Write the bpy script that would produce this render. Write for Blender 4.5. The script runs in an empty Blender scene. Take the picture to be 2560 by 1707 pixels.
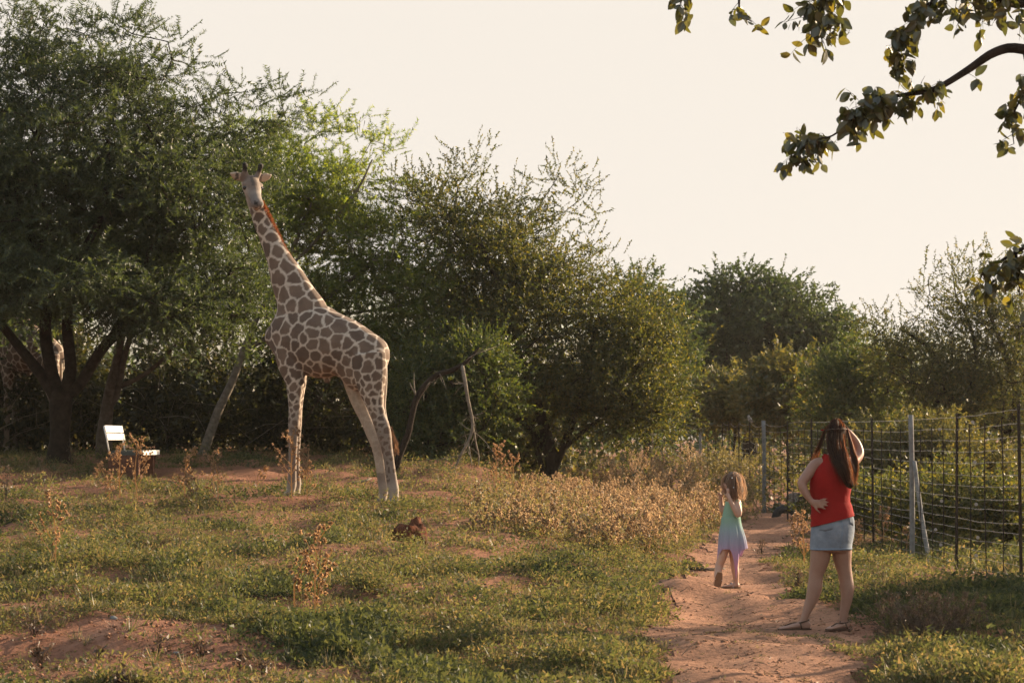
import bpy, math
import numpy as np
from mathutils import Vector

# ------------------------------------------------------------------ camera, sky, sun, exposure
sc = bpy.context.scene
COL = sc.collection
F = 5333.0                      # focal length in photo pixels (75 mm on 36 mm, 2560 px wide)
CH = 1.49                       # eye height
PITCH = math.atan((1099 - 853.5) / F)
cam = bpy.data.cameras.new('camera'); camo = bpy.data.objects.new('camera', cam)
COL.objects.link(camo); sc.camera = camo
cam.sensor_width = 36; cam.lens = F * 36 / 2560; cam.clip_start = 0.1; cam.clip_end = 6000
camo.location = (0, 0, CH); camo.rotation_euler = (math.pi / 2 + PITCH, 0, 0)
cam.dof.use_dof = True; cam.dof.focus_distance = 22; cam.dof.aperture_fstop = 7.0

SUN_AZ, SUN_EL = math.radians(57), math.radians(17)
EXPO = 1.5
w = bpy.data.worlds.new('World'); sc.world = w; w.use_nodes = True
nt = w.node_tree; bg = nt.nodes['Background']
sky = nt.nodes.new('ShaderNodeTexSky'); sky.sky_type = 'NISHITA'; sky.sun_disc = False
sky.sun_elevation = SUN_EL; sky.sun_rotation = SUN_AZ
sky.dust_density = 5.0; sky.air_density = 1.0; sky.ozone_density = 1.0
dk = nt.nodes.new('ShaderNodeMix'); dk.data_type = 'RGBA'; dk.blend_type = 'DARKEN'   # the pale evening haze caps the glare
dk.inputs[0].default_value = 1.0
BGS = 0.15
CAP = [c / BGS / 2 ** EXPO for c in (0.92, 0.850, 0.765)]
dk.inputs[7].default_value = (*CAP, 1)
hz = nt.nodes.new('ShaderNodeMix'); hz.data_type = 'RGBA'; hz.inputs[0].default_value = .28; hz.inputs[7].default_value = (*CAP, 1)   # even veil of dust over the whole sky
nt.links.new(sky.outputs[0], dk.inputs[6]); nt.links.new(dk.outputs[2], hz.inputs[6]); nt.links.new(hz.outputs[2], bg.inputs[0])
bg.inputs[1].default_value = BGS
sun = bpy.data.lights.new('sun', 'SUN'); suno = bpy.data.objects.new('sun', sun); COL.objects.link(suno)
sun.energy = 5.0; sun.angle = math.radians(0.6); sun.color = (1.0, 0.77, 0.52)
SD = Vector((math.sin(SUN_AZ) * math.cos(SUN_EL), math.cos(SUN_AZ) * math.cos(SUN_EL), math.sin(SUN_EL)))
suno.rotation_euler = SD.to_track_quat('Z', 'Y').to_euler(); suno.location = (20, 30, 20)
sc.view_settings.view_transform = 'Standard'; sc.view_settings.look = 'None'
sc.view_settings.gamma = 1.0; sc.view_settings.exposure = EXPO; sc.view_settings.use_curve_mapping = False
sc.cycles.use_denoising = True
sc.cycles.max_bounces = 6; sc.cycles.diffuse_bounces = 3; sc.cycles.transmission_bounces = 4
sc.cycles.glossy_bounces = 2; sc.cycles.caustics_reflective = False; sc.cycles.caustics_refractive = False

# ------------------------------------------------------------------ helpers
A = np.array
CP, SP = math.cos(PITCH), math.sin(PITCH)

def ray(u, v):
    x, y = (u - 1280) / F, (853.5 - v) / F
    return A([x, CP - y * SP, SP + y * CP])

def P(u, v, Y):
    d = ray(u, v)
    return A([0, 0, CH]) + d * (Y / d[1])

def smooth(a, b, x):
    t = np.clip((x - a) / (b - a), 0, 1)
    return t * t * (3 - 2 * t)

_lat = np.random.default_rng(5).random((256, 256))
def noise2(x, y, seed=0):
    x = np.asarray(x, float) + seed * 37.3; y = np.asarray(y, float) + seed * 91.7
    xi = np.floor(x).astype(int); yi = np.floor(y).astype(int)
    fx = x - xi; fy = y - yi
    fx = fx * fx * (3 - 2 * fx); fy = fy * fy * (3 - 2 * fy)
    g = lambda a, b: _lat[a & 255, b & 255]
    return (g(xi, yi) * (1 - fx) + g(xi + 1, yi) * fx) * (1 - fy) + (g(xi, yi + 1) * (1 - fx) + g(xi + 1, yi + 1) * fx) * fy

def fbm(x, y, s=0):
    return (noise2(x, y, s) + .5 * noise2(2 * np.asarray(x), 2 * np.asarray(y), s + 1) + .25 * noise2(4 * np.asarray(x), 4 * np.asarray(y), s + 2)) / 1.75

LY = [0, 12, 13.5, 20, 24, 28, 32, 36, 45, 60, 90, 400, 5000]
LG = [0, 0, 0.03, 0.28, 0.46, 0.655, 0.87, 1.10, 1.28, 1.36, 1.40, 1.40, 1.40]
RY = [0, 40, 52, 68, 90, 400, 5000]
RG = [0, 0, .1, .26, .5, .9, .9]
FLAT = [(*P(2030, 1573, 16.72)[:2], P(2030, 1573, 16.72)[2] - .012, .75), (*P(1825, 1470, 20.95)[:2], P(1825, 1470, 20.95)[2] - .012, .5),
        (*P(730, 1238, 28.6)[:2], P(730, 1238, 28.6)[2], .6), (*P(968, 1260, 28.0)[:2], P(968, 1260, 28.0)[2], .6)]
def terrain(x, y):
    x = np.asarray(x, float); y = np.asarray(y, float)
    wl = 1 - smooth(-1.2, 2.6, x)
    g = wl * np.interp(y, LY, LG) + (1 - wl) * np.interp(y, RY, RG)
    near = (1 - smooth(40, 60, y)) * (1 - smooth(9, 16, np.abs(x)))
    g = g + near * (fbm(x * .55, y * .55, 3) - .5) * .22 + near * (noise2(x * 2.3, y * 1.6, 7) - .5) * .12 + near * (noise2(x * 6.1, y * 4.7, 8) - .5) * .02
    # low bank on the right, between path and fence
    g = g + .16 * np.exp(-((x - 3.7) / .8) ** 2 - ((y - 20.5) / 4.0) ** 2)
    for px_, py_, pz_, r_ in FLAT:                        # trodden level where somebody stands
        k = np.exp(-(((x - px_) / r_) ** 2 + ((y - py_) / (r_ * 1.4)) ** 2) ** 2); g = g * (1 - k) + pz_ * k
    # little wash-out steps in the bare soil on the left foreground
    g = g + near * .07 * smooth(-.05, .05, np.sin(y * 2.1 + 2.2 * noise2(x * .5, y * .3, 9)) - .2) * smooth(-1.0, -2.2, x) * smooth(19, 16.5, y)
    return g

def T(x, y):
    return float(terrain(x, y))

def ground(u, v):
    d = ray(u, v); o = A([0, 0, CH])
    Y = np.arange(9, 200, .02)
    p = o[None] + d[None] * (Y / d[1])[:, None]
    k = np.argmax(p[:, 2] < terrain(p[:, 0], p[:, 1]))
    return A([p[k, 0], p[k, 1], T(p[k, 0], p[k, 1])])

def mesh_np(name, verts, faces, smooth_shade=False):
    me = bpy.data.meshes.new(name)
    verts = np.asarray(verts, np.float32)
    if isinstance(faces, np.ndarray):
        k = faces.shape[1]; n = len(faces)
        me.vertices.add(len(verts)); me.vertices.foreach_set('co', verts.ravel())
        me.loops.add(n * k); me.loops.foreach_set('vertex_index', faces.astype(np.int32).ravel())
        me.polygons.add(n); me.polygons.foreach_set('loop_start', np.arange(0, n * k, k, dtype=np.int32))
        try: me.polygons.foreach_set('loop_total', np.full(n, k, np.int32))
        except Exception: pass
        me.update(calc_edges=True)
    else:
        me.from_pydata([tuple(map(float, x)) for x in verts], [], [tuple(map(int, f)) for f in faces]); me.update()
    if smooth_shade:
        me.polygons.foreach_set('use_smooth', np.ones(len(me.polygons), bool))
    return me

def obj(name, me, mat, parent=None):
    o = bpy.data.objects.new(name, me); COL.objects.link(o)
    if mat is not None and me is not None and not me.materials: me.materials.append(mat)
    if parent is not None: o.parent = parent
    return o

def tag(o, label, cat, group=None):
    o['label'] = label; o['category'] = cat
    if group: o['group'] = group
    return o

def kind(o, k):
    o['kind'] = k; return o

def thing(name, loc, label, cat, group=None):
    o = bpy.data.objects.new(name, None); COL.objects.link(o); o.location = tuple(map(float, loc))
    o.empty_display_size = .2
    return tag(o, label, cat, group)

def part(name, verts, faces, mat, parent, sm=False):
    """a child mesh whose vertices are given in world space"""
    off = A(parent.location) if parent.parent is None else A(parent.parent.location)
    return obj(name, mesh_np(name, np.asarray(verts) - off, faces, sm), mat, parent)

class Geo:
    """collects verts / quads / tris as python lists of arrays"""
    def __init__(s): s.v = []; s.f = []; s.n = 0
    def add(s, v, f):
        s.v.append(np.asarray(v, float)); s.f += [tuple(i + s.n for i in q) for q in f]; s.n += len(v)
    def out(s): return np.concatenate(s.v), s.f

def frame(t, ref):
    t = t / (np.linalg.norm(t) + 1e-9)
    b = ref - t * np.dot(ref, t)
    if np.linalg.norm(b) < 1e-4:
        b = A([1, 0, 0]) - t * t[0]
        if np.linalg.norm(b) < 1e-4: b = A([0, 1, 0]) - t * t[1]
    b /= np.linalg.norm(b)
    return t, np.cross(b, t), b

def catmull(pts, sub):
    pts = [np.asarray(p, float) for p in pts]
    if sub <= 1 or len(pts) < 3: return pts
    out = []
    for i in range(len(pts) - 1):
        p0 = pts[max(i - 1, 0)]; p1 = pts[i]; p2 = pts[i + 1]; p3 = pts[min(i + 2, len(pts) - 1)]
        for k in range(sub):
            t = k / sub
            out.append(.5 * ((2 * p1) + (p2 - p0) * t + (2 * p0 - 5 * p1 + 4 * p2 - p3) * t * t + (3 * p1 - p0 - 3 * p2 + p3) * t ** 3))
    out.append(pts[-1]); return out

def loft(st, ref, n=16, sub=4, cap=True, fn=None):
    """st: list of (point, ra, rb); rb lies along ref, ra along tangent x ref"""
    rows = catmull([np.concatenate([s[0], [s[1], s[2]]]) for s in st], sub)
    V = []; Fc = []; m = len(rows)
    for i, r in enumerate(rows):
        t = rows[min(i + 1, m - 1)][:3] - rows[max(i - 1, 0)][:3]
        t, a, b = frame(t, np.asarray(ref, float))
        for k in range(n):
            th = 2 * math.pi * k / n
            s = 1.0 if fn is None else fn(i / (m - 1), th)
            V.append(r[:3] + s * (a * r[3] * math.cos(th) + b * r[4] * math.sin(th)))
    for i in range(m - 1):
        for k in range(n):
            k2 = (k + 1) % n
            Fc.append((i * n + k, i * n + k2, (i + 1) * n + k2, (i + 1) * n + k))
    if cap:
        V.append(rows[0][:3]); V.append(rows[-1][:3]); c0, c1 = m * n, m * n + 1
        for k in range(n):
            k2 = (k + 1) % n
            Fc.append((c0, k2, k)); Fc.append((c1, (m - 1) * n + k, (m - 1) * n + k2))
    return A(V), Fc

def ball(c, rx, ry, rz, n=12, rot=None):
    V = []; Fc = []; m = n // 2
    for i in range(m + 1):
        ph = math.pi * i / m
        for k in range(n):
            th = 2 * math.pi * k / n
            V.append((rx * math.sin(ph) * math.cos(th), ry * math.sin(ph) * math.sin(th), rz * math.cos(ph)))
    V = A(V)
    if rot is not None: V = V @ np.asarray(rot).T
    V = V + np.asarray(c)
    for i in range(m):
        for k in range(n):
            k2 = (k + 1) % n
            Fc.append((i * n + k, (i + 1) * n + k, (i + 1) * n + k2, i * n + k2))
    return V, Fc

def tube(g, pts, rad, n=6, sub=3, ref=(0.3, .2, 1)):
    if not hasattr(rad, '__len__'): rad = [rad] * len(pts)
    st = [(np.asarray(p, float), r, r) for p, r in zip(pts, rad)]
    d = np.asarray(st[-1][0]) - np.asarray(st[0][0])
    ref = A([.31, .92, .2]) if abs(d[2]) > .7 * np.linalg.norm(d) else A([.1, .2, 1.])
    v, f = loft(st, ref, n=n, sub=sub)
    g.add(v, f)

def box(c, ax, ay, az):
    c = np.asarray(c, float); V = []
    for sx in (-1, 1):
        for sy in (-1, 1):
            for sz in (-1, 1): V.append(c + sx * np.asarray(ax) + sy * np.asarray(ay) + sz * np.asarray(az))
    return A(V), [(0, 1, 3, 2), (4, 6, 7, 5), (0, 4, 5, 1), (2, 3, 7, 6), (0, 2, 6, 4), (1, 5, 7, 3)]

def remesh(geo, vox, iters=6, fac=.5):
    v, f = geo.out()
    me = mesh_np('tmp', v, f)
    o = bpy.data.objects.new('tmp', me); COL.objects.link(o)
    m = o.modifiers.new('r', 'REMESH'); m.mode = 'VOXEL'; m.voxel_size = vox; m.adaptivity = 0
    s = o.modifiers.new('s', 'SMOOTH'); s.factor = fac; s.iterations = iters
    dg = bpy.context.evaluated_depsgraph_get()
    r = bpy.data.meshes.new_from_object(o.evaluated_get(dg))
    bpy.data.objects.remove(o); bpy.data.meshes.remove(me)
    r.polygons.foreach_set('use_smooth', np.ones(len(r.polygons), bool))
    return r

def coords(me):
    a = np.empty(len(me.vertices) * 3, np.float32); me.vertices.foreach_get('co', a); return a.reshape(-1, 3).astype(float)

def attr(me, name, val):
    a = me.attributes.new(name, 'FLOAT', 'POINT'); a.data.foreach_set('value', np.asarray(val, np.float32))

# ------------------------------------------------------------------ materials
def nodes_of(name):
    m = bpy.data.materials.new(name); m.use_nodes = True
    n = m.node_tree; b = n.nodes['Principled BSDF']; return m, n, b

def ramp(n, fac, stops):
    r = n.nodes.new('ShaderNodeValToRGB')
    e = r.color_ramp.elements
    while len(e) < len(stops): e.new(.5)
    for x, (p, c) in zip(e, stops): x.position = p; x.color = (*c, 1)
    if fac is not None: n.links.new(fac, r.inputs[0])
    return r.outputs[0]

def noise(n, scale, detail=4, coord='Object', vec=None, rough=.6):
    t = n.nodes.new('ShaderNodeTexNoise'); t.inputs['Scale'].default_value = scale
    t.inputs['Detail'].default_value = detail; t.inputs['Roughness'].default_value = rough
    if vec is None:
        c = n.nodes.new('ShaderNodeTexCoord'); vec = c.outputs[coord]
    n.links.new(vec, t.inputs['Vector']); return t

def bump(n, b, h, strength=.4, dist=.02):
    bp = n.nodes.new('ShaderNodeBump'); bp.inputs['Strength'].default_value = strength; bp.inputs['Distance'].default_value = dist
    n.links.new(h, bp.inputs['Height']); n.links.new(bp.outputs[0], b.inputs['Normal'])

def mat_noise(name, stops, scale=8, rough=.85, bmp=.3, dist=.02, spec=.2, detail=5):
    m, n, b = nodes_of(name)
    t = noise(n, scale, detail)
    n.links.new(ramp(n, t.outputs[0], stops), b.inputs['Base Color'])
    b.inputs['Roughness'].default_value = rough; b.inputs['Specular IOR Level'].default_value = spec
    if bmp: bump(n, b, t.outputs[0], bmp, dist)
    return m

def mat_leaf(name, stops, trans, tf=.45, gloss=.12):
    """stops: ramp over a per-leaf random value; trans: colour multiplier of the light passing through"""
    m = bpy.data.materials.new(name); m.use_nodes = True; n = m.node_tree; n.nodes.clear()
    out = n.nodes.new('ShaderNodeOutputMaterial')
    g = n.nodes.new('ShaderNodeNewGeometry')
    col = ramp(n, g.outputs['Random Per Island'], stops)
    d = n.nodes.new('ShaderNodeBsdfDiffuse'); n.links.new(col, d.inputs[0])
    tr = n.nodes.new('ShaderNodeBsdfTranslucent')
    mx = n.nodes.new('ShaderNodeMix'); mx.data_type = 'RGBA'; mx.blend_type = 'MULTIPLY'; mx.inputs[0].default_value = 1
    n.links.new(col, mx.inputs[6]); mx.inputs[7].default_value = (*trans, 1); n.links.new(mx.outputs[2], tr.inputs[0])
    ms = n.nodes.new('ShaderNodeMixShader'); ms.inputs[0].default_value = tf
    n.links.new(d.outputs[0], ms.inputs[1]); n.links.new(tr.outputs[0], ms.inputs[2])
    gl = n.nodes.new('ShaderNodeBsdfGlossy'); gl.inputs['Roughness'].default_value = .45; gl.inputs[0].default_value = (.6, .6, .6, 1)
    m2 = n.nodes.new('ShaderNodeMixShader'); m2.inputs[0].default_value = gloss * .4
    n.links.new(ms.outputs[0], m2.inputs[1]); n.links.new(gl.outputs[0], m2.inputs[2])
    n.links.new(m2.outputs[0], out.inputs[0])
    return m

M = {}
def soil_mat(name, base, dark, pale):
    m, n, b = nodes_of(name)
    t = noise(n, 1.3, 6); t2 = noise(n, 22, 5, rough=.7)
    c1 = ramp(n, t.outputs[0], [(.3, dark), (.55, base), (.75, pale)])
    mx = n.nodes.new('ShaderNodeMix'); mx.data_type = 'RGBA'; mx.blend_type = 'MULTIPLY'; mx.inputs[0].default_value = .75
    c2 = ramp(n, t2.outputs[0], [(.33, (.42, .4, .38)), (.5, (1, 1, 1)), (.7, (1.15, 1.12, 1.1))])
    n.links.new(c1, mx.inputs[6]); n.links.new(c2, mx.inputs[7]); n.links.new(mx.outputs[2], b.inputs['Base Color'])
    b.inputs['Roughness'].default_value = .95; b.inputs['Specular IOR Level'].default_value = .1
    bump(n, b, t2.outputs[0], .8, .035)
    return m
M['soil'] = soil_mat('red_soil', (.25, .12, .075), (.15, .075, .05), (.31, .165, .11))
M['path'] = soil_mat('path_soil', (.33, .175, .11), (.24, .125, .08), (.40, .225, .15))
M['clod'] = mat_noise('dark_clod', [(.3, (.06, .024, .014)), (.7, (.13, .05, .028))], 14, .95, .8, .04, .1)
M['bark'] = mat_noise('dark_bark', [(.3, (.014, .010, .008)), (.7, (.045, .033, .025))], 9, .95, .9, .03, .1)
M['bark_grey'] = mat_noise('grey_bark', [(.3, (.05, .037, .03)), (.7, (.13, .10, .08))], 10, .95, .8, .02, .1)
M['bark_pale'] = mat_noise('pale_bark', [(.3, (.10, .085, .068)), (.7, (.25, .215, .17))], 12, .95, .8, .02, .1)
M['wood_grey'] = mat_noise('weathered_post', [(.3, (.13, .13, .13)), (.7, (.25, .245, .24))], 14, .85, .5, .01)
M['iron'] = mat_noise('dark_iron', [(.3, (.018, .014, .012)), (.7, (.05, .038, .03))], 20, .7, .2, .005)
M['wire'] = mat_noise('galvanised_wire', [(.3, (.22, .19, .155)), (.7, (.38, .33, .27))], 20, .4, 0, 0, .5)
M['tag'] = mat_noise('pale_disc', [(.3, (.28, .27, .25)), (.7, (.36, .34, .32))], 20, .5, 0)
M['rubber'] = mat_noise('old_rubber', [(.3, (.02, .02, .022)), (.7, (.055, .055, .06))], 20, .7, .4, .01)
M['white_paint'] = mat_noise('white_gloss_paint', [(.3, (.74, .72, .68)), (.7, (.82, .80, .77))], 25, .28, .06, .003, .7)
M['green_paint'] = mat_noise('grey_green_paint', [(.3, (.035, .045, .04)), (.7, (.07, .08, .075))], 25, .5, .1, .004, .4)
M['brick'] = mat_noise('brown_red_block', [(.3, (.07, .035, .025)), (.7, (.15, .075, .05))], 18, .9, .4, .01)

M['acacia'] = mat_leaf('acacia_leaf', [(0, (.024, .037, .022)), (.5, (.040, .057, .031)), (1, (.072, .088, .040))], (2.0, 1.95, .75), .45)
M['acacia_light'] = mat_leaf('light_acacia_leaf', [(0, (.045, .07, .026)), (.5, (.08, .11, .034)), (1, (.15, .16, .042))], (2.7, 2.6, .7), .6)
M['bush'] = mat_leaf('bush_leaf', [(0, (.022, .034, .018)), (.6, (.046, .058, .026)), (1, (.11, .10, .036))], (2.8, 2.4, .75), .52)
M['bush_green'] = mat_leaf('green_bush_leaf', [(0, (.026, .045, .02)), (.6, (.05, .075, .027)), (1, (.10, .11, .034))], (2.4, 2.1, .7), .45)
M['far'] = mat_leaf('far_tree_leaf', [(0, (.026, .044, .024)), (.6, (.044, .066, .032)), (1, (.075, .095, .038))], (2.0, 1.9, .7), .4)
M['olive'] = mat_leaf('olive_bush_leaf', [(0, (.05, .06, .028)), (.6, (.09, .095, .038)), (1, (.15, .13, .05))], (2.0, 1.7, .7), .45)
M['pale_olive'] = mat_leaf('pale_olive_leaf', [(0, (.11, .105, .055)), (.6, (.17, .155, .08)), (1, (.24, .20, .11))], (1.6, 1.4, .8), .5)
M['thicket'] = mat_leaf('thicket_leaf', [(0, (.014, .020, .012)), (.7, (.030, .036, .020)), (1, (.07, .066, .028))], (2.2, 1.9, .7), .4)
M['big_leaf'] = mat_leaf('broad_leaf', [(0, (.030, .040, .018)), (.6, (.055, .062, .022)), (1, (.12, .11, .03))], (3.0, 2.5, .7), .4, .3)
M['pod'] = mat_leaf('pod', [(0, (.05, .045, .025)), (1, (.11, .095, .05))], (1.8, 1.5, .8), .3)
M['forb'] = mat_leaf('forb_leaf', [(0, (.045, .058, .03)), (.45, (.088, .098, .046)), (.75, (.122, .114, .066)), (1, (.19, .136, .092))], (1.85, 1.7, .85), .5, .05)
M['forb_dark'] = mat_leaf('dark_forb_leaf', [(0, (.032, .044, .027)), (.6, (.06, .073, .04)), (1, (.10, .105, .05))], (1.8, 1.65, .78), .45, .05)
M['grass'] = mat_leaf('grass_blade', [(0, (.08, .09, .05)), (.5, (.135, .13, .065)), (.8, (.22, .175, .10)), (1, (.29, .22, .14))], (1.5, 1.35, .9), .5)
M['dry'] = mat_leaf('dry_weed', [(0, (.20, .14, .085)), (.4, (.38, .28, .165)), (1, (.52, .40, .24))], (1.5, 1.3, .9), .5)
M['dry_dark'] = mat_leaf('seed_head', [(0, (.17, .12, .08)), (.5, (.40, .30, .19)), (1, (.56, .44, .30))], (1.35, 1.2, 1.0), .55)
M['burr'] = mat_leaf('burr_head', [(0, (.20, .13, .08)), (.6, (.36, .25, .155)), (1, (.52, .38, .25))], (1.5, 1.25, .95), .5)
M['dead'] = mat_leaf('dead_twig', [(0, (.055, .038, .028)), (1, (.14, .10, .07))], (1.4, 1.2, 1), .3)

# ------------------------------------------------------------------ ground and path
def axis(fine0, fine1, step, far):
    a = list(np.arange(fine0, fine1 + step / 2, step)); d = step
    while a[-1] < far[1]: d *= 1.22; a.append(a[-1] + d)
    d = step
    while a[0] > far[0]: d *= 1.22; a.insert(0, a[0] - d)
    return A(a)

def grid_mesh(name, xs, ys, dz=0, mask=None):
    X, Y = np.meshgrid(xs, ys, indexing='ij'); Z = terrain(X, Y) + dz
    V = np.stack([X, Y, Z], -1).reshape(-1, 3); ny = len(ys)
    i, j = np.meshgrid(np.arange(len(xs) - 1), np.arange(ny - 1), indexing='ij')
    q = np.stack([i * ny + j, (i + 1) * ny + j, (i + 1) * ny + j + 1, i * ny + j + 1], -1).reshape(-1, 4)
    if mask is not None:
        c = V[q].mean(1); q = q[mask(c[:, 0], c[:, 1])]
        used = np.unique(q); mp = np.zeros(len(V), int); mp[used] = np.arange(len(used)); V = V[used]; q = mp[q]
    return mesh_np(name, V, q, True)

PATH = []
for v, u0, u1 in [(1760, 1700, 2300), (1707, 1690, 2230), (1640, 1665, 2150), (1600, 1650, 2190), (1570, 1655, 2170), (1535, 1660, 2090), (1500, 1662, 1950),
                  (1450, 1690, 1935), (1420, 1738, 1905), (1380, 1765, 1930), (1340, 1795, 1970), (1310, 1850, 2000), (1285, 1880, 2000)]:
    a, b = ground(u0, v), ground(u1, v)
    PATH.append(((a[1] + b[1]) / 2, a[0], b[0]))
PATH = A(PATH); PATH = PATH[np.argsort(PATH[:, 0])]
def path_d(x, y):
    """signed metres inside the footpath (positive inside)"""
    l = np.interp(y, PATH[:, 0], PATH[:, 1]); r = np.interp(y, PATH[:, 0], PATH[:, 2])
    d = np.minimum(x - l, r - x) + (fbm(np.asarray(x) * 2.2, np.asarray(y) * 1.3, 11) - .5) * .5
    return np.where((y > 10.5) & (y < PATH[-1, 0]), d, -5)

BARE = []   # bare soil patches: (x, y, rx, ry)
for u, v, ru, rv in [(280, 1605, 430, 58), (100, 1650, 360, 80), (150, 1690, 330, 40), (520, 1690, 460, 30), (120, 1510, 120, 14), (890, 1211, 320, 17),
                     (580, 1183, 250, 11), (1040, 1240, 90, 10), (690, 1412, 110, 9), (2440, 1455, 100, 12), (1760, 1270, 60, 14), (960, 1500, 90, 10)]:
    a = ground(u, v); b = ground(u, v + rv); c = ground(u, v - rv)
    BARE.append((a[0], (b[1] + c[1]) / 2, ru * a[1] / F, abs(c[1] - b[1]) / 2))
def bare(x, y):
    """>0 in bare soil"""
    r = np.full(np.shape(x), -1.0)
    for bx, by, rx, ry in BARE:
        r = np.maximum(r, 1 - ((x - bx) / rx) ** 2 - ((y - by) / ry) ** 2)
    return r + (fbm(np.asarray(x) * 2.2, np.asarray(y) * 1.4, 21) - .5) * 1.0

gx = axis(-8.6, 8.6, .125, (-2500, 2500)); gy = axis(11, 44, .17, (-200, 4500))
kind(obj('ground', grid_mesh('ground', gx, gy), M['soil']), 'structure')
kind(obj('path', grid_mesh('path', np.arange(.2, 5.2, .06), np.arange(10.6, 44, .09), .006, lambda x, y: path_d(x, y) > 0), M['path']), 'structure')
pm = bpy.data.objects['path'].data; pc = coords(pm); pc[:, 2] += .016 * (fbm(pc[:, 0] * 5, pc[:, 1] * 4, 91) - .3); pm.vertices.foreach_set('co', pc.astype(np.float32).ravel()); pm.update()

# ------------------------------------------------------------------ leaf templates and scattering
R = np.random.default_rng(11)

def diamond(base, d, wdir, L, W, bend=0):
    base = np.asarray(base)
    return [base - wdir * W / 2, base + wdir * W / 2, base + d * L]

def unit(v): return v / (np.linalg.norm(v, axis=-1, keepdims=True) + 1e-9)

def twig_acacia(rng, L=.34, nn=14, pl=.062, pw=.023):
    V = []
    for j in range(nn):
        t = j / (nn - 1); p = A([.03 * math.sin(t * 3), 0, L * t]); p[0] += .06 * t * t
        for s in (-1, 1):
            th = rng.uniform(-.7, .7) + (0 if s > 0 else math.pi)
            d = unit(A([math.cos(th), math.sin(th), rng.uniform(.1, .8)]))
            wd = unit(np.cross(d, rng.normal(size=3)))
            V += diamond(p, d, wd, pl * rng.uniform(.7, 1.2), pw)
    V += diamond(A([0, 0, -.05]), A([0, 0, 1.]), A([0, 1., 0]), L * 1.1, .008)
    return A(V)

def twig_broad(rng, L=.26, nl=15, ll=.06, lw=.04):
    V = []
    for j in range(nl):
        p = A([0, 0, L * (j + .5) / nl])
        d = unit(rng.normal(size=3) + A([0, 0, .4])); wd = unit(np.cross(d, rng.normal(size=3)))
        V += diamond(p, d, wd, ll * rng.uniform(.6, 1.25), lw * rng.uniform(.7, 1.2))
    V += diamond(A([0, 0, -.05]), A([0, 0, 1.]), A([0, 1., 0]), L * 1.1, .007)
    return A(V)

def twig_pod(rng, n=7):
    V = []
    for j in range(n):
        p = rng.normal(size=3) * .07; cu = rng.uniform(-1, 1) * .05
        a = rng.uniform(0, 6.28); wd = A([math.cos(a), math.sin(a), 0]); cd = A([-math.sin(a), math.cos(a), 0])
        L = rng.uniform(.07, .15)
        V += [p - wd * .008, p + wd * .008, p + cd * cu + A([0, 0, -L])]
    return A(V)

def tuft(rng, n=16, h=.16, spread=.6, wdt=.006):
    V = []
    for j in range(n):
        a = rng.uniform(0, 6.28); o = A([math.cos(a), math.sin(a), 0]); p = o * rng.uniform(0, .04)
        H = h * rng.uniform(.5, 1.15); s = spread * rng.uniform(.2, 1.2) * H
        wd = A([-math.sin(a), math.cos(a), 0]) * wdt
        V += [p - wd, p + wd, p + o * s + A([0, 0, H * .95])]
    return A(V)

def forb(rng, n=20, h=.10, r=.10, ll=.035, lw=.018):
    V = []
    for j in range(n):
        a = rng.uniform(0, 6.28); rr = r * math.sqrt(rng.random()); z = h * rng.uniform(.1, 1) * (1 - .5 * rr / r)
        p = A([math.cos(a) * rr, math.sin(a) * rr, z])
        d = unit(A([math.cos(a), math.sin(a), 0]) * .6 + rng.normal(size=3) * .7 + A([0, 0, .35])); wd = unit(np.cross(d, rng.normal(size=3)))
        V += diamond(p, d, wd, ll * rng.uniform(.6, 1.3), lw)
    for j in range(4):
        a = rng.uniform(0, 6.28); o = A([math.cos(a), math.sin(a), 0])
        V += [o * .002, -o * .002 + A([.004, 0, 0]), o * r * .7 + A([0, 0, h * .9])]
    return A(V)

def scatter(tmpls, pos, dirs, scl, rng, squash=None):
    """place templates (rows of 4-vertex leaves, growing along +z) at pos along dirs"""
    n = len(pos); idx = rng.integers(0, len(tmpls), n); out = []
    d = unit(np.asarray(dirs, float)); rn = rng.normal(size=(n, 3)); a = unit(np.cross(d, rn)); b = np.cross(d, a)
    Rm = np.stack([a, b, d], -1)
    for k, t in enumerate(tmpls):
        s = np.where(idx == k)[0]
        if len(s) == 0: continue
        v = np.einsum('nij,mj->nmi', Rm[s], t) * scl[s][:, None, None] + pos[s][:, None, :]
        out.append(v.reshape(-1, 3))
    V = np.concatenate(out); return V, np.arange(len(V)).reshape(-1, 3)

TW_T = [twig_broad(R, .3, 10, .10, .06) for _ in range(5)]
TW_A = [twig_acacia(R) for _ in range(6)]
TW_B = [twig_broad(R) for _ in range(6)]
TW_S = [twig_broad(R, .32, 17, .054, .034) for _ in range(6)]
TW_P = [twig_pod(R) for _ in range(5)]
TW_T = [twig_broad(R, .3, 8, .11, .06) for _ in range(5)]
TW_F = [twig_broad(R, .4, 14, .12, .075) for _ in range(5)]

# ------------------------------------------------------------------ trees
def ell_points(ells, n, rng, shell=.5):
    """cluster centres in a union of ellipsoids (u, v, Y, ru, rv, ry[, weight])"""
    ws = A([e[3] * e[4] * (e[6] if len(e) > 6 else 1) for e in ells], float); ws /= ws.sum()
    pts = []; outs = []
    for e, k in zip(ells, rng.multinomial(n, ws)):
        d = unit(rng.normal(size=(k, 3))); r = rng.random(k) ** shell
        q = d * r[:, None]
        c = P(e[0], e[1], e[2]); s = e[2] / F
        pts.append(c + q * A([e[3] * s, e[5], e[4] * s])); outs.append(d)
    return np.concatenate(pts), np.concatenate(outs)

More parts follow.
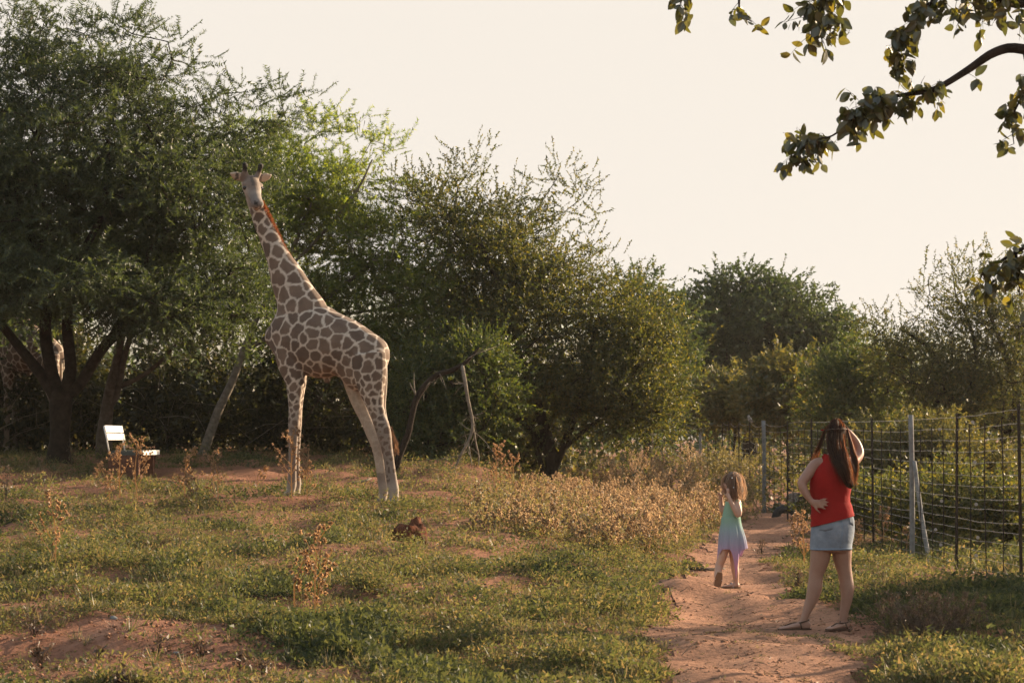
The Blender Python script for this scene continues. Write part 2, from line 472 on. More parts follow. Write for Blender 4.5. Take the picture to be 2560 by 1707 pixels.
def build_skeleton(limbs, clusters, rng, r_tip=.009, grow=.5, jit=.06, maxr=.09):
    """limbs: list of polylines [(point, radius)...]; clusters attach to the nearest node like a growing tree"""
    N = []; PAR = []; RAD = []
    for li, (pl, par) in enumerate(limbs):
        rows = catmull([np.concatenate([p, [r]]) for p, r in pl], 4)
        prev = par
        if prev == 'near': prev = int(np.argmin([np.linalg.norm(a - rows[0][:3]) for a in N]))
        for r in rows:
            N.append(r[:3]); PAR.append(prev); RAD.append(r[3]); prev = len(N) - 1
    fixed = len(N); base = N[0]
    order = np.argsort(np.linalg.norm(clusters - base, axis=1))
    arr = np.zeros((fixed + len(clusters) * 4 + 8, 3)); arr[:fixed] = N; cnt = fixed
    for ci in order:
        c = clusters[ci]
        dd = np.linalg.norm(arr[:cnt] - c, axis=1)
        dd = dd + np.where(arr[:cnt, 2] > c[2] + .15, .5, 0) + np.where(np.arange(cnt) < max(4, fixed // 6), 2., 0)
        k = int(np.argmin(dd)); a = arr[k]; L = np.linalg.norm(c - a); prev = k
        ns = max(1, min(3, int(L / .35)))
        for j in range(1, ns + 1):
            t = j / ns; p = a * (1 - t) + c * t
            if j < ns: p = p + rng.normal(size=3) * jit * L * .6 + A([0, 0, .06 * L * math.sin(math.pi * t)])
            arr[cnt] = p; N.append(p); PAR.append(prev); RAD.append(0); prev = cnt; cnt += 1
    load = np.zeros(cnt)
    for i in range(cnt - 1, -1, -1):
        load[i] = max(load[i], 1)
        if PAR[i] is not None and PAR[i] >= 0: load[PAR[i]] += load[i]
    rad = [RAD[i] if i < fixed else min(maxr, r_tip * load[i] ** grow) for i in range(cnt)]
    return A(N), PAR, rad, fixed

def limb_mesh(N, PAR, rad, n=5):
    V = []; Q = []; c = 0
    th = np.arange(n) * 2 * math.pi / n; cs = np.cos(th); sn = np.sin(th)
    for i in range(len(N)):
        p = PAR[i]
        if p is None or p < 0: continue
        a, b = N[p], N[i]
        m = n if max(rad[i], rad[p]) < .05 else 9
        if m != n: tt = np.arange(m) * 2 * math.pi / m; C, S = np.cos(tt), np.sin(tt)
        else: C, S = cs, sn
        t, e, f = frame(b - a, A([.31, .92, .2]))
        rp = min(rad[p], rad[i] * 1.6)
        V.append(a - t * rp * .25 + (e[None] * C[:, None] + f[None] * S[:, None]) * rp); V.append(b + t * rad[i] * .25 + (e[None] * C[:, None] + f[None] * S[:, None]) * rad[i])
        for k in range(m):
            k2 = (k + 1) % m
            Q.append((c + k, c + k2, c + m + k2, c + m + k))
        c += 2 * m
    return np.concatenate(V), A(Q)

def tree(name, label, base, limbs, ells, ncl, tw, twigs, leafmat, barkmat, rng, rc=.35, flat=.5, scale=1.0, up=.35, shell=.5, droop=0,
         cat='tree', group=None, r_tip=.009, jit=.06, crown_name='crown', pods=0, extra=None, stray=0):
    root = thing(name, base, label, cat, group)
    C, O = ell_points(ells, ncl, rng, shell)
    gz = terrain(C[:, 0], C[:, 1]); keep = C[:, 2] > gz + .12; C, O = C[keep], O[keep]
    if extra is not None:
        C = np.concatenate([C, extra]); O = np.concatenate([O, np.tile(A([0, 0, 1.]), (len(extra), 1))])
    N, PAR, rad, fx = build_skeleton(limbs, C, rng, r_tip=r_tip, jit=jit)
    v, q = limb_mesh(N, PAR, rad)
    part('trunk', v, q, barkmat, root, True)
    k = len(C); per = twigs
    off = rng.normal(size=(k, per, 3)) * A([1, 1, flat]) * rc * .55
    pos = (C[:, None] + off).reshape(-1, 3)
    dr = np.repeat(O, per, 0) * .55 + unit(off.reshape(-1, 3)) * .7 + rng.normal(size=(k * per, 3)) * .45 + A([0, 0, up - droop])
    sc_ = rng.uniform(.7, 1.25, k * per) * scale
    ok = pos[:, 2] > terrain(pos[:, 0], pos[:, 1]) + .05
    v, q = scatter(tw, pos[ok], dr[ok], sc_[ok], rng)
    part(crown_name, v, q, leafmat, root)
    if pods:
        sel = rng.integers(0, len(pos), pods); sel = sel[pos[sel, 2] > np.percentile(pos[:, 2], 35)]
        v, q = scatter(TW_P, pos[sel], np.tile(A([0, 0, 1.]), (len(sel), 1)) + rng.normal(size=(len(sel), 3)) * .15, rng.uniform(.8, 1.3, len(sel)), rng)
        kind(part('seed_pods', v, q, M['pod'], root), 'stuff')
    return root

def PL(Y, *pts):
    """polyline of (u, v, radius_m[, dY]) at distance Y"""
    return [(P(p[0], p[1], Y + (p[3] if len(p) > 3 else 0)), p[2]) for p in pts]

def gpt(u, Y):
    x = (u - 1280) / F * Y; return A([x, Y, T(x, Y)])

def vg(u, Y):
    """photo row of the ground at column u, distance Y"""
    g = gpt(u, Y); z = g[2] - CH
    a = math.atan2(z, Y) - PITCH
    return 853.5 - math.tan(a) * F

# big dark acacia on the left
r1 = np.random.default_rng(101)
Y = 35.0; b = gpt(147, Y); vb = vg(147, Y)
limbs = [(PL(Y, (147, vb + 6, .26), (147, vb - 25, .19), (150, 1080, .165), (152, 1010, .19), (153, 985, .17)), None),
         (PL(Y, (140, 990, .12), (110, 945, .10), (73, 898, .085), (30, 845, .075), (-20, 780, .06, -.3), (-90, 680, .04, -.5)), 'near'),
         (PL(Y, (145, 985, .12), (128, 925, .105), (113, 830, .10), (118, 735, .085), (90, 620, .065, .3), (40, 480, .045, .5), (60, 300, .03, .5)), 'near'),
         (PL(Y, (158, 985, .12), (177, 925, .10), (168, 800, .09), (195, 660, .07, -.3), (260, 520, .055, -.5), (270, 350, .035, -.6)), 'near'),
         (PL(Y, (165, 985, .10), (200, 960, .10), (270, 855, .085), (360, 800, .065, -.2), (470, 730, .05, -.5), (570, 690, .03, -.6)), 'near'),
         (PL(Y, (255, 870, .05), (330, 760, .045, .3), (420, 600, .035, .6), (480, 420, .02, .7)), 'near')]
ells = [(90, 350, 35, 330, 250, 2.2), (320, 420, 35, 290, 250, 2.2), (480, 540, 35.3, 210, 230, 1.8), (150, 600, 35, 340, 160, 2.2), (570, 740, 34.6, 120, 130, 1.0),
        (360, 745, 34.8, 230, 85, 1.6, 1.3), (120, 700, 34.6, 260, 80, 1.6), (80, 700, 33.0, 280, 70, 1.2), (380, 770, 33.2, 160, 60, 1.0), (-120, 480, 35, 260, 320, 2.2), (270, 190, 35, 190, 115, 1.1, .7), (60, 120, 35.3, 130, 75, .8, .6), (590, 360, 35.8, 120, 90, .9, .8), (690, 290, 36, 45, 60, .4, .5)]
strays = A([P(u, v, 35 + dz) for u, v, dz in [(20, 30, 0), (100, 20, .2), (115, 45, -.3), (165, 70, .2), (290, 60, 0), (355, 62, .1), (420, 105, -.2), (470, 160, 0), (30, 65, .4), (210, 85, .3),
                                             (560, 235, .5), (620, 230, .6), (700, 245, .7), (715, 300, .6), (240, 55, -.2), (330, 85, 0)]])
tree('acacia_tree', 'large dark spreading acacia with forked trunk shading the second giraffe', b, limbs, ells, 660, TW_A, 21, M['acacia'], M['bark'], r1,
     rc=.42, flat=.45, up=.15, droop=.35, shell=.42, pods=420, extra=strays, r_tip=.007)

# tree added to shade the second giraffe, also fills the background
rk = np.random.default_rng(115); Y = 41.5; b = gpt(-40, Y); vb = vg(-40, Y)
limbs = [(PL(Y, (-40, vb + 6, .2), (-40, vb - 40, .16), (-30, 1000, .13), (0, 850, .09), (20, 700, .05)), None), (PL(Y, (-32, 1000, .09), (60, 900, .07), (160, 780, .05), (230, 700, .03)), 'near')]
tree('added_shade_tree', 'tree crown added low over the half hidden giraffe to shade it', b, limbs, [(20, 640, 41.3, 260, 130, 2.2), (-150, 620, 41, 200, 200, 2.4), (220, 680, 41.5, 160, 100, 1.6), (20, 800, 39.0, 130, 50, .5), (-120, 850, 39.0, 100, 120, .6)], 310, TW_T, 12, M['acacia'], M['bark'], rk, rc=.45, flat=.5, droop=.3)

# lighter acacia behind the giraffe, leaning pale trunk
r2 = np.random.default_rng(102)
Y = 39.5; b = gpt(505, Y); vb = vg(505, Y)
limbs = [(PL(Y, (503, vb + 8, .12), (512, vb - 15, .095), (545, 1030, .085), (580, 955, .075), (608, 880, .065), (650, 780, .05), (720, 650, .045), (780, 500, .035)), None),
         (PL(Y, (608, 880, .05), (640, 860, .05), (740, 800, .04), (850, 720, .035), (950, 640, .025)), 'near'),
         (PL(Y, (650, 790, .045), (780, 790, .04), (900, 780, .03), (1020, 760, .02)), 'near'),
         (PL(Y, (700, 690, .03), (800, 590, .03), (890, 480, .025), (930, 400, .015)), 'near')]
ells = [(760, 500, 40, 190, 150, 1.0), (890, 470, 40, 150, 105, .8), (720, 690, 40, 170, 170, .9), (940, 640, 39.6, 170, 140, .8), (860, 800, 39.6, 190, 105, .8),
        (1040, 770, 39.4, 90, 110, .6), (640, 430, 40.5, 120, 120, .8), (980, 880, 39.3, 120, 60, .6, .8)]
strays = A([P(u, v, 40 + dz) for u, v, dz in [(785, 285, 0), (800, 330, .2), (840, 305, 0), (870, 330, .1), (930, 350, 0), (970, 365, .2), (780, 320, .3), (1120, 620, -.3), (1110, 690, 0), (1120, 800, 0)]])
tree('light_acacia_tree', 'light green backlit acacia with pale leaning trunk behind the open giraffe', b, limbs, ells, 340, TW_A, 15, M['acacia_light'], M['bark_pale'], r2,
     rc=.42, flat=.4, up=.2, droop=.25, shell=.55, pods=220, extra=strays, r_tip=.007)

# twin-stemmed tree behind the bench
rb_ = np.random.default_rng(103)
Y = 36.5; b = gpt(262, Y); vb = vg(262, Y)
limbs = [(PL(Y, (262, vb + 6, .17), (260, vb - 40, .14), (263, 1060, .12), (275, 980, .10), (295, 890, .075), (310, 800, .06), (330, 690, .04)), None),
         (PL(Y, (275, 1010, .07), (292, 985, .06), (305, 920, .055), (330, 830, .045), (380, 720, .03)), 'near'),
         (PL(Y, (285, 970, .05), (345, 945, .045), (400, 905, .035), (440, 860, .025)), 'near')]
tree('twin_stem_tree', 'brown tree with two slender stems rising right behind the white bench', b, limbs,
     [(350, 720, 36.8, 130, 90, .9), (440, 800, 36.6, 90, 70, .7)], 45, TW_A, 12, M['acacia'], M['bark_grey'], rb_, rc=.4, flat=.45, droop=.3)

# dark bushy tree in the middle
r3 = np.random.default_rng(104)
Y = 39.6; b = gpt(1375, Y); vb = vg(1375, Y)
limbs = [(PL(Y, (1376, vb + 8, .17), (1376, vb - 20, .14), (1380, 1170, .125), (1372, 1110, .12), (1340, 1000, .09), (1290, 860, .07), (1240, 700, .05), (1180, 560, .035)), None),
         (PL(Y, (1383, 1170, .09), (1415, 1100, .075), (1440, 1020, .065), (1470, 900, .05), (1500, 780, .035)), 'near'),
         (PL(Y, (1374, 1140, .07), (1330, 1080, .06), (1250, 1000, .045), (1180, 900, .03)), 'near'),
         (PL(Y, (1372, vb - 2, .06), (1356, 1170, .055), (1338, 1105, .05), (1330, 1050, .04)), 'near'),
         (PL(Y, (1400, 1130, .05), (1480, 1060, .045), (1570, 1010, .035), (1640, 990, .02)), 'near')]
ells = [(1130, 565, 40.5, 165, 115, 1.5), (1255, 665, 40.5, 190, 150, 1.7), (1330, 820, 39.8, 250, 175, 1.8), (1390, 980, 39.6, 260, 110, 1.5), (1540, 970, 39.2, 150, 125, 1.2),
        (1605, 1015, 38.8, 85, 85, .8), (1520, 790, 40, 150, 90, 1.1), (1430, 690, 40.5, 120, 60, .9, .7), (1190, 800, 40.8, 150, 180, 1.3), (1590, 870, 39.4, 100, 70, .8)]
strays = A([P(u, v + 42, 40.4 + dz) for u, v, dz in [(1190, 350, 0), (1175, 385, .2), (1130, 400, 0), (1050, 420, .2), (1385, 415, 0), (1400, 390, .1), (1350, 470, .2), (1330, 520, 0), (1450, 420, .1), (1460, 450, 0),
                                             (1420, 480, 0), (1380, 520, .3), (1480, 560, 0), (1440, 590, .2), (1520, 650, 0), (1560, 690, .1), (1300, 450, .2), (1240, 470, .1), (1660, 800, -1), (1720, 820, -1.2), (1715, 900, -1.3), (1000, 400, .4), (1010, 450, .2)]])
tree('bushy_tree', 'dark bushy tree with crooked brown trunk rising out of the tall dry weeds', b, limbs, ells, 580, TW_S, 19, M['bush'], M['bark'], r3,
     rc=.40, flat=.7, up=.05, shell=.45, extra=strays, r_tip=.007, jit=.1)

# rounded green bush behind the bent dead trunk
r4 = np.random.default_rng(105)
Y = 37.2; b = gpt(1120, Y); vb = vg(1120, Y)
limbs = [(PL(Y, (1120, vb + 6, .07), (1115, vb - 30, .06), (1090, 1080, .05), (1060, 980, .03)), None), (PL(Y, (1118, vb - 30, .05), (1160, 1070, .04), (1200, 960, .025)), 'near')]
tree('round_bush', 'dense rounded green bush behind the bent dead trunk', b, limbs,
     [(1060, 960, 37.4, 110, 110, 1.1), (1205, 1000, 37.0, 85, 140, .9), (1110, 1090, 37.2, 170, 90, 1.1), (1180, 910, 37.3, 100, 70, .8)], 190, TW_S, 19, M['bush_green'], M['bark'], r4,
     rc=.36, flat=.8, up=.2, cat='bush')

# far round-topped tree and neighbours beyond the fence
r5 = np.random.default_rng(106)
def simple_tree(name, label, u, Y, ells, ncl, tw, per, lm, bm, rng, cat='tree', r0=.14, top=None, **k):
    b = gpt(u, Y); vb = vg(u, Y); cu = float(np.mean([e[0] for e in ells])); cv = float(np.mean([e[1] for e in ells]))
    limbs = [(PL(Y, (u, vb + 5, r0), (u, vb - 12, r0 * .8), ((u + cu) / 2, (vb + cv) / 2, r0 * .65), (cu, cv, r0 * .35)), None)]
    return tree(name, label, b, limbs, ells, ncl, tw, per, lm, bm, rng, cat=cat, **k)
simple_tree('round_tree', 'tall dense round-topped dark green tree far behind the fence', 1870, 72,
            [(1860, 860, 72, 190, 165, 2.4), (1960, 840, 72, 140, 130, 2), (1760, 860, 72, 105, 110, 1.8), (2060, 890, 72, 90, 125, 1.6), (1880, 990, 72, 240, 70, 2.4), (1850, 760, 72, 120, 75, 1.4)],
            560, TW_F, 16, M['far'], M['bark'], r5, r0=.35, rc=.55, flat=.8, shell=.3, r_tip=.014, up=0, droop=.15)
simple_tree('small_dark_tree', 'small dark flat-topped tree between the bushy tree and round-topped tree', 1620, 64,
            [(1600, 740, 64, 75, 32, 1.1), (1630, 820, 64, 100, 80, 1.3), (1650, 930, 64, 110, 90, 1.3)], 130, TW_F, 12, M['far'], M['bark'], r5, r0=.2, rc=.6, flat=.7, shell=.4, r_tip=.012)
for (name, label, u, Yd, ells, ncl, lm, tw) in [
    ('yellow_bush', 'sunlit yellow-green bush below the round-topped tree behind the wire', 1830, 60, [(1830, 1015, 60, 85, 40, 1.2), (1855, 990, 60, 45, 40, .8)], 70, 'olive', TW_F),
    ('grey_green_bush', 'grey-green feathery bush between yellow-green bush and woman, behind the wire', 1975, 56, [(1970, 1000, 56, 85, 60, 1.2), (1950, 960, 56, 50, 35, .8)], 80, 'olive', TW_F),
    ('broad_bush', 'broad dark green bush behind the fence next to the woman', 2150, 50, [(2120, 930, 50, 95, 60, 1.2), (2200, 960, 50, 100, 90, 1.2), (2130, 1040, 50, 120, 70, 1.2)], 150, 'bush_green', TW_B),
    ('low_bush', 'low yellow-green bush growing against the wires beyond the grey post', 2360, 41, [(2330, 1130, 41, 110, 65, .9), (2430, 1170, 41, 90, 60, .8), (2240, 1160, 41, 90, 60, .8)], 130, 'olive', TW_B),
    ('shaded_bush', 'dim green bush low behind the fence beside the woman', 2130, 44, [(2120, 1150, 44, 110, 70, 1)], 70, 'olive', TW_B)]:
    simple_tree(name, label, u, Yd, ells, ncl, tw, 17, M[lm], M['bark'], r5, cat='bush', r0=.06, rc=.45, flat=.8, scale=1.15)

# open-crowned dark tree right of the fence
r6 = np.random.default_rng(107)
Y = 46.0; b = gpt(2525, Y); vb = vg(2525, Y)
limbs = [(PL(Y, (2530, vb + 5, .28), (2525, vb - 25, .22), (2500, 1190, .20), (2450, 1120, .17), (2400, 1060, .12), (2370, 980, .09), (2330, 880, .05), (2250, 820, .03)), None),
         (PL(Y, (2480, 1160, .14), (2520, 1080, .11), (2540, 980, .08), (2500, 850, .05), (2450, 730, .025)), 'near'),
         (PL(Y, (2400, 1050, .06), (2440, 950, .05), (2430, 830, .035), (2390, 740, .02)), 'near')]
ells = [(2290, 900, 46, 120, 75, 1.2), (2460, 880, 46, 130, 130, 1.5), (2540, 1000, 46, 110, 130, 1.5), (2380, 990, 46, 140, 80, 1.3), (2210, 830, 46, 90, 35, .8, .7), (2540, 800, 46, 70, 80, 1, .8), (2420, 760, 46, 55, 60, .6, .5)]
strays = A([P(u, v, 46 + dz) for u, v, dz in [(2320, 700, 0), (2325, 740, .2), (2380, 680, 0), (2400, 650, .2), (2300, 790, 0), (2440, 670, 0), (2350, 760, .1), (2180, 810, 0), (2460, 700, .2)]])
tree('open_crowned_tree', 'dark sparse tree with heavy slanting trunk behind the wire fence', b, limbs, ells, 300, TW_S, 17, M['bush'], M['bark'], r6, rc=.42, flat=.8, up=.2, shell=.5, extra=strays, jit=.1)

# broad shady tree standing out of frame beyond the fence; its shadow falls across the woman's legs and the grass beside her
r9 = np.random.default_rng(111); b = A([10.0, 21.2, T(10.0, 21.2)])
limbs = [([(b - A([0, 0, .05]), .16), (b + A([0, 0, .8]), .13), (b + A([.1, 0, 1.6]), .10), (b + A([.1, .1, 2.6]), .05)], None)]
C9 = b + unit(r9.normal(size=(150, 3))) * (r9.random(150) ** .45)[:, None] * A([1.7, 1.9, 1.15]) + A([0, 0, 2.1])
root = thing('shade_tree', b, 'low broad tree beyond the fence shading the grass beside the woman', 'tree')
N, PAR, rad_, _ = build_skeleton(limbs, C9, r9); v, q = limb_mesh(N, PAR, rad_); part('trunk', v, q, M['bark'], root, True)
p9 = np.repeat(C9, 9, 0) + r9.normal(size=(len(C9) * 9, 3)) * .2; v, q = scatter(TW_T, p9, r9.normal(size=p9.shape), r9.uniform(.9, 1.4, len(p9)), r9); part('crown', v, q, M['bush_green'], root)

# thickets in the shade behind the giraffe
r7 = np.random.default_rng(108)
SHR = [(40, 41, 'tangled grey thicket left of the dark acacia trunk'), (215, 42.5, 'shaded thicket between acacia trunk and twin-stemmed tree'), (400, 41.5, 'shaded thicket right of the white bench'),
       (560, 43, 'shaded thicket behind the pale leaning trunk'), (700, 41.8, 'dim thicket behind the front legs of the open giraffe'), (850, 42.5, 'dim thicket under the belly of the open giraffe'), (980, 41, 'dim thicket behind the bent dead trunk'), (-110, 42, 'shaded thicket behind the second giraffe'),
       (30, 46, 'tall dark thicket standing behind the second giraffe'), (130, 46.5, 'tall dark thicket seen between the limbs of the acacia'), (1290, 42.5, 'low shaded thicket behind the crooked brown trunk')]
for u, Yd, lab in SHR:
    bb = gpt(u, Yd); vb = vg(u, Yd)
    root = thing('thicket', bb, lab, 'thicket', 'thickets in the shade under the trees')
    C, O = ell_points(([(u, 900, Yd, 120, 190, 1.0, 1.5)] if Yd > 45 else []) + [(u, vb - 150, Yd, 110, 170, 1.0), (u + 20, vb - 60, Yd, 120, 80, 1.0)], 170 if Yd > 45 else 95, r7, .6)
    ok = C[:, 2] > terrain(C[:, 0], C[:, 1]) + .1; C, O = C[ok], O[ok]
    limbs = [([(bb - A([0, 0, .05]), .035), (bb + A([0, 0, .3]), .03), (bb + A([.1, .1, .9]), .02)], None)]
    for k in range(5):
        e = r7.normal(size=3) * A([.5, .35, 0]); limbs.append(([(bb + e * .3 + A([0, 0, -.04]), .025), (bb + e * .8 + A([0, 0, .6]), .018), (bb + e * 1.6 + A([0, 0, 1.3]), .008)], 'near'))
    N, PAR, rad, _ = build_skeleton(limbs, C, r7, r_tip=.006, jit=.22)
    v, q = limb_mesh(N, PAR, rad, 4); gt = Geo()
    for k in range(46):
        p0 = C[r7.integers(len(C))] + A([0, -.35, 0]); d = r7.normal(size=3) * A([.45, .2, .35]) + A([0, -.1, .1]); tube(gt, [p0, p0 + d * .5 + r7.normal(size=3) * .05, p0 + d + A([0, 0, -.06])], [.008, .006, .003], 3, 1)
    tv, tf = gt.out(); tv[:, 2] = np.maximum(tv[:, 2], terrain(tv[:, 0], tv[:, 1]) + .01); part('stem', v, q, M['bark_grey'], root); kind(part('dead_twig', tv, tf, M['bark_pale'], root), 'stuff')
    pos = np.repeat(C, 10, 0) + r7.normal(size=(len(C) * 10, 3)) * .19
    pos = pos[pos[:, 2] > terrain(pos[:, 0], pos[:, 1]) + .05]
    v, q = scatter(TW_T, pos, r7.normal(size=pos.shape), r7.uniform(.8, 1.3, len(pos)), r7)
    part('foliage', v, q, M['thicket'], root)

# distant woodland that closes the view
rw = np.random.default_rng(109)
n = 2600; xs = rw.uniform(-45, 60, n); ys = rw.uniform(95, 125, n)
ht = 2.2 + 3.2 * noise2(xs * .12, ys * .05, 4); zs = terrain(xs, ys) + ht * rw.random(n) ** .7
v, q = scatter(TW_F, np.stack([xs, ys, zs], -1), rw.normal(size=(n, 3)) + A([0, 0, .5]), rw.uniform(3, 5.5, n), rw)
kind(tag(obj('distant_woodland', mesh_np('distant_woodland', v, q), M['far']), 'hazy line of distant trees closing the view behind the fence', 'woodland'), 'stuff')

# ------------------------------------------------------------------ overhanging broad-leaved tree, trunk out of frame on the right
r8 = np.random.default_rng(110)
Y = 13.5; tb = A([5.3, 13.0, 0.0]); tb[2] = T(tb[0], tb[1])
root = thing('broad_leaved_tree', tb, 'broad-leaved tree overhanging with brown branches and big backlit leaves', 'tree')
g = Geo()
tube(g, [tb - A([0, 0, .1]), tb + A([.02, 0, .6]), tb + A([-.1, .1, 2]), tb + A([.1, .1, 3.6]), tb + A([.0, .2, 5.2])], [.24, .18, .15, .12, .05], 10, 4)
HA = tb + A([-.05, .1, 2.4])
BR = {}
def branch(key, start, pts, rad, n=6):
    p = ([start] if start is not None else []) + [P(u, v, Y + d) for u, v, d in pts]
    tube(g, p, rad, n, 4); BR[key] = catmull(p, 8)
branch('a', HA, [(2720, 175, 0), (2560, 124, 0), (2490, 130, 0), (2420, 175, 0), (2340, 222, -.05), (2270, 236, -.05), (2210, 245, -.1), (2160, 262, -.1), (2125, 305, -.1), (2080, 340, -.1), (2040, 350, -.1), (1990, 385, -.1)],
       [.07, .05, .034, .03, .025, .02, .014, .011, .009, .007, .006, .005, .003])
branch('b', tb + A([0, .1, 3.4]), [(2720, -40, .1), (2560, 10, .1), (2470, -10, .1), (2380, -20, .1), (2300, 30, 0), (2260, 90, 0), (2240, 150, 0), (2250, 190, 0)], [.06, .045, .03, .022, .016, .011, .008, .006, .003])
branch('c', tb + A([0, .1, 3.6]), [(2650, -120, .2), (2350, -110, .2), (2150, -70, .2), (2060, -30, .2), (2050, 30, .2), (2040, 80, .2)], [.06, .05, .035, .025, .015, .01, .004])
branch('d', P(2150, -70, Y + .2), [(1950, -60, .2), (1860, -30, .2), (1850, 30, .2), (1880, 55, .2)], [.02, .015, .01, .007, .003])
branch('d2', P(1950, -60, Y + .2), [(1820, -50, .2), (1720, -20, .2), (1700, 20, .2)], [.012, .01, .006, .003])
branch('e', P(2560, 124, Y), [(2570, 200, 0), (2550, 250, 0), (2530, 300, 0), (2535, 360, 0)], [.014, .01, .007, .005, .003])
branch('f', HA + A([0, 0, -.5]), [(2700, 560, .1), (2620, 590, .1), (2540, 630, .1), (2490, 660, .1), (2450, 690, .1)], [.05, .03, .02, .012, .008, .004])
branch('f2', P(2540, 630, Y + .1), [(2545, 690, .1), (2550, 740, .1)], [.01, .007, .003])
v, f = g.out(); part('trunk', v, f, M['bark'], root, True)
# leaf template: folded ovate leaf
LV = []; LF = []
prof = [(0, .0), (.12, .5), (.35, 1.0), (.6, .92), (.85, .5), (1, 0)]
for t, wd in prof: LV += [(-.28 * wd, t, .06 * wd - .12 * t * t), (0, t, -.12 * t * t), (.28 * wd, t, .06 * wd - .12 * t * t)]
for i in range(5):
    k = i * 3; LF += [(k, k + 1, k + 4, k + 3), (k + 1, k + 2, k + 5, k + 4)]
LVA = A(LV)
lpos = []
TWG = Geo()
def leaves_on(key, t0, t1, n, sp=.10, hang=.9):
    """twigs of five or six leaves growing out of a branch"""
    pl = BR[key]
    for _ in range(max(2, int(n * 1.6 / 5))):
        t = r8.uniform(t0, t1) * (len(pl) - 1); i = min(int(t), len(pl) - 2); p = pl[i] * (1 - t + i) + pl[i + 1] * (t - i)
        d = unit(np.clip(r8.normal(size=3), -1.6, 1.6) + A([-.25, 0, -.25])) * sp * r8.uniform(.9, 2.1); e = p + d + A([0, 0, -.25 * sp])
        tube(TWG, [p, p + d * .55, e], [.0022, .0017, .001], 4, 1)
        for j in range(r8.integers(4, 7)):
            f_ = r8.uniform(.35, 1.0); lpos.append((p * (1 - f_) + e * f_ + r8.normal(size=3) * .006, hang))
leaves_on('a', .24, .46, 10, .05); leaves_on('a', .38, .62, 85, .10); leaves_on('a', .60, .76, 110, .09); leaves_on('a', .86, 1, 85, .095)
leaves_on('b', .22, .5, 90, .14); leaves_on('b', .5, 1, 130, .075); leaves_on('c', .6, 1, 150, .12); leaves_on('d', .5, 1, 12, .08); leaves_on('d2', .5, 1, 26, .07)
leaves_on('e', .2, 1, 75, .07); leaves_on('f', .42, 1, 110, .10); leaves_on('f2', 0, 1, 40, .08); leaves_on('b', .05, .3, 50, .16); leaves_on('c', .2, .5, 60, .16)
def visible(p):
    d = p - A([0, 0, CH]); z = d[1] * CP + d[2] * SP; x = d[0] / z * F + 1280; y = 853.5 - (d[2] * CP - d[1] * SP) / z * F
    return -40 < x < 2600 and -40 < y < 1740
v, f = TWG.out(); kind(part('twig', v, f, M['bark'], root), 'stuff')
lme = mesh_np('leaf', LVA, LF, False); lme.materials.append(M['big_leaf'])
vis = [q for q in lpos if visible(q[0])]; rest = [q for q in lpos if not visible(q[0])]
r8.shuffle(vis)
gl = Geo()
def leaf_frame(h):
    d = unit(r8.normal(size=3) * .75 + A([0, 0, -h])); nn = unit(np.cross(d, r8.normal(size=3))); s = np.cross(d, nn)
    return np.stack([s, d, nn], -1)
from mathutils import Matrix
crown = None
for k, (p, h) in enumerate(vis + rest):
    Rm = leaf_frame(h); s = r8.uniform(.045, .11)
    if k < 300 and k < len(vis):
        o = bpy.data.objects.new('leaf', lme); COL.objects.link(o); o.parent = root
        m4 = Matrix.Identity(4)
        for i in range(3):
            for j in range(3): m4[i][j] = float(Rm[i, j] * s)
            m4[i][3] = float(p[i] - tb[i])
        o.matrix_local = m4
    else:
        gl.add((LVA * s) @ Rm.T + p, LF)
v, f = gl.out(); o = part('foliage', v, f, M['big_leaf'], root); kind(o, 'stuff')

# ------------------------------------------------------------------ fence
FX = 5.1
_fy = np.arange(10, 112, .5); _fz = np.array([np.mean(terrain(np.full(9, FX + .9 * smooth(40, 70, q)), np.linspace(q - 3.5, q + 3.5, 9))) for q in _fy])
def fpt(y, z): x = FX + .9 * smooth(40, 70, np.asarray(y)) ; return A([float(x), y, float(np.interp(y, _fy, _fz)) + z])
fence = thing('game_fence', fpt(27.3, 0), 'tall barbed wire game fence with grey poles beside the woman', 'fence')
H_F = 1.80
for y, rr in [(15.5, .034), (27.3, .034), (43.6, .042), (68, .045), (100, .05)]:
    v, f = loft([(fpt(y, -.3), rr * 1.05, rr * 1.05), (fpt(y, .9) + A([.01, 0, 0]), rr, rr), (fpt(y, H_F + .04), rr * .95, rr * .95)], A([0, 1, 0]), 12, 3)
    part('wooden_post', v, f, M['wood_grey'], fence, True)
v, f = loft([(fpt(27.0, -.2) + A([.15, -.25, 0]), .03, .03), (fpt(27.15, .55) + A([.08, -.1, 0]), .03, .03), (fpt(27.28, 1.25) + A([.03, -.03, 0]), .028, .028)], A([0, 1, 0]), 10, 3)
part('brace', v, f, M['wood_grey'], fence, True)
STD = [18.4, 21.45, 24.6, 30.2, 33.3, 36.4, 39.6, 47, 50.5, 54, 57.5, 61, 64.5, 72, 76, 80, 84, 88, 92]
for y in STD:
    p0, p1 = fpt(y, -.25), fpt(y, H_F + (.03 if y < 45 else 0)); lean = R.normal() * .02
    g = Geo()
    for dx, dy in ((1, 0), (-.5, .87), (-.5, -.87)):
        c = (p0 + p1) / 2 + A([lean / 2, 0, 0]) + A([dx, dy, 0]) * .009
        vv, ff = box(c, A([dx, dy, 0]) * .009, A([-dy, dx, 0]) * .003, (p1 - p0) / 2 + A([lean / 2, 0, 0])); g.add(vv, ff)
    v, f = g.out(); part('steel_post', v, f, M['iron'], fence)
allp = sorted([15.5, 27.3, 43.6, 68, 100] + STD)
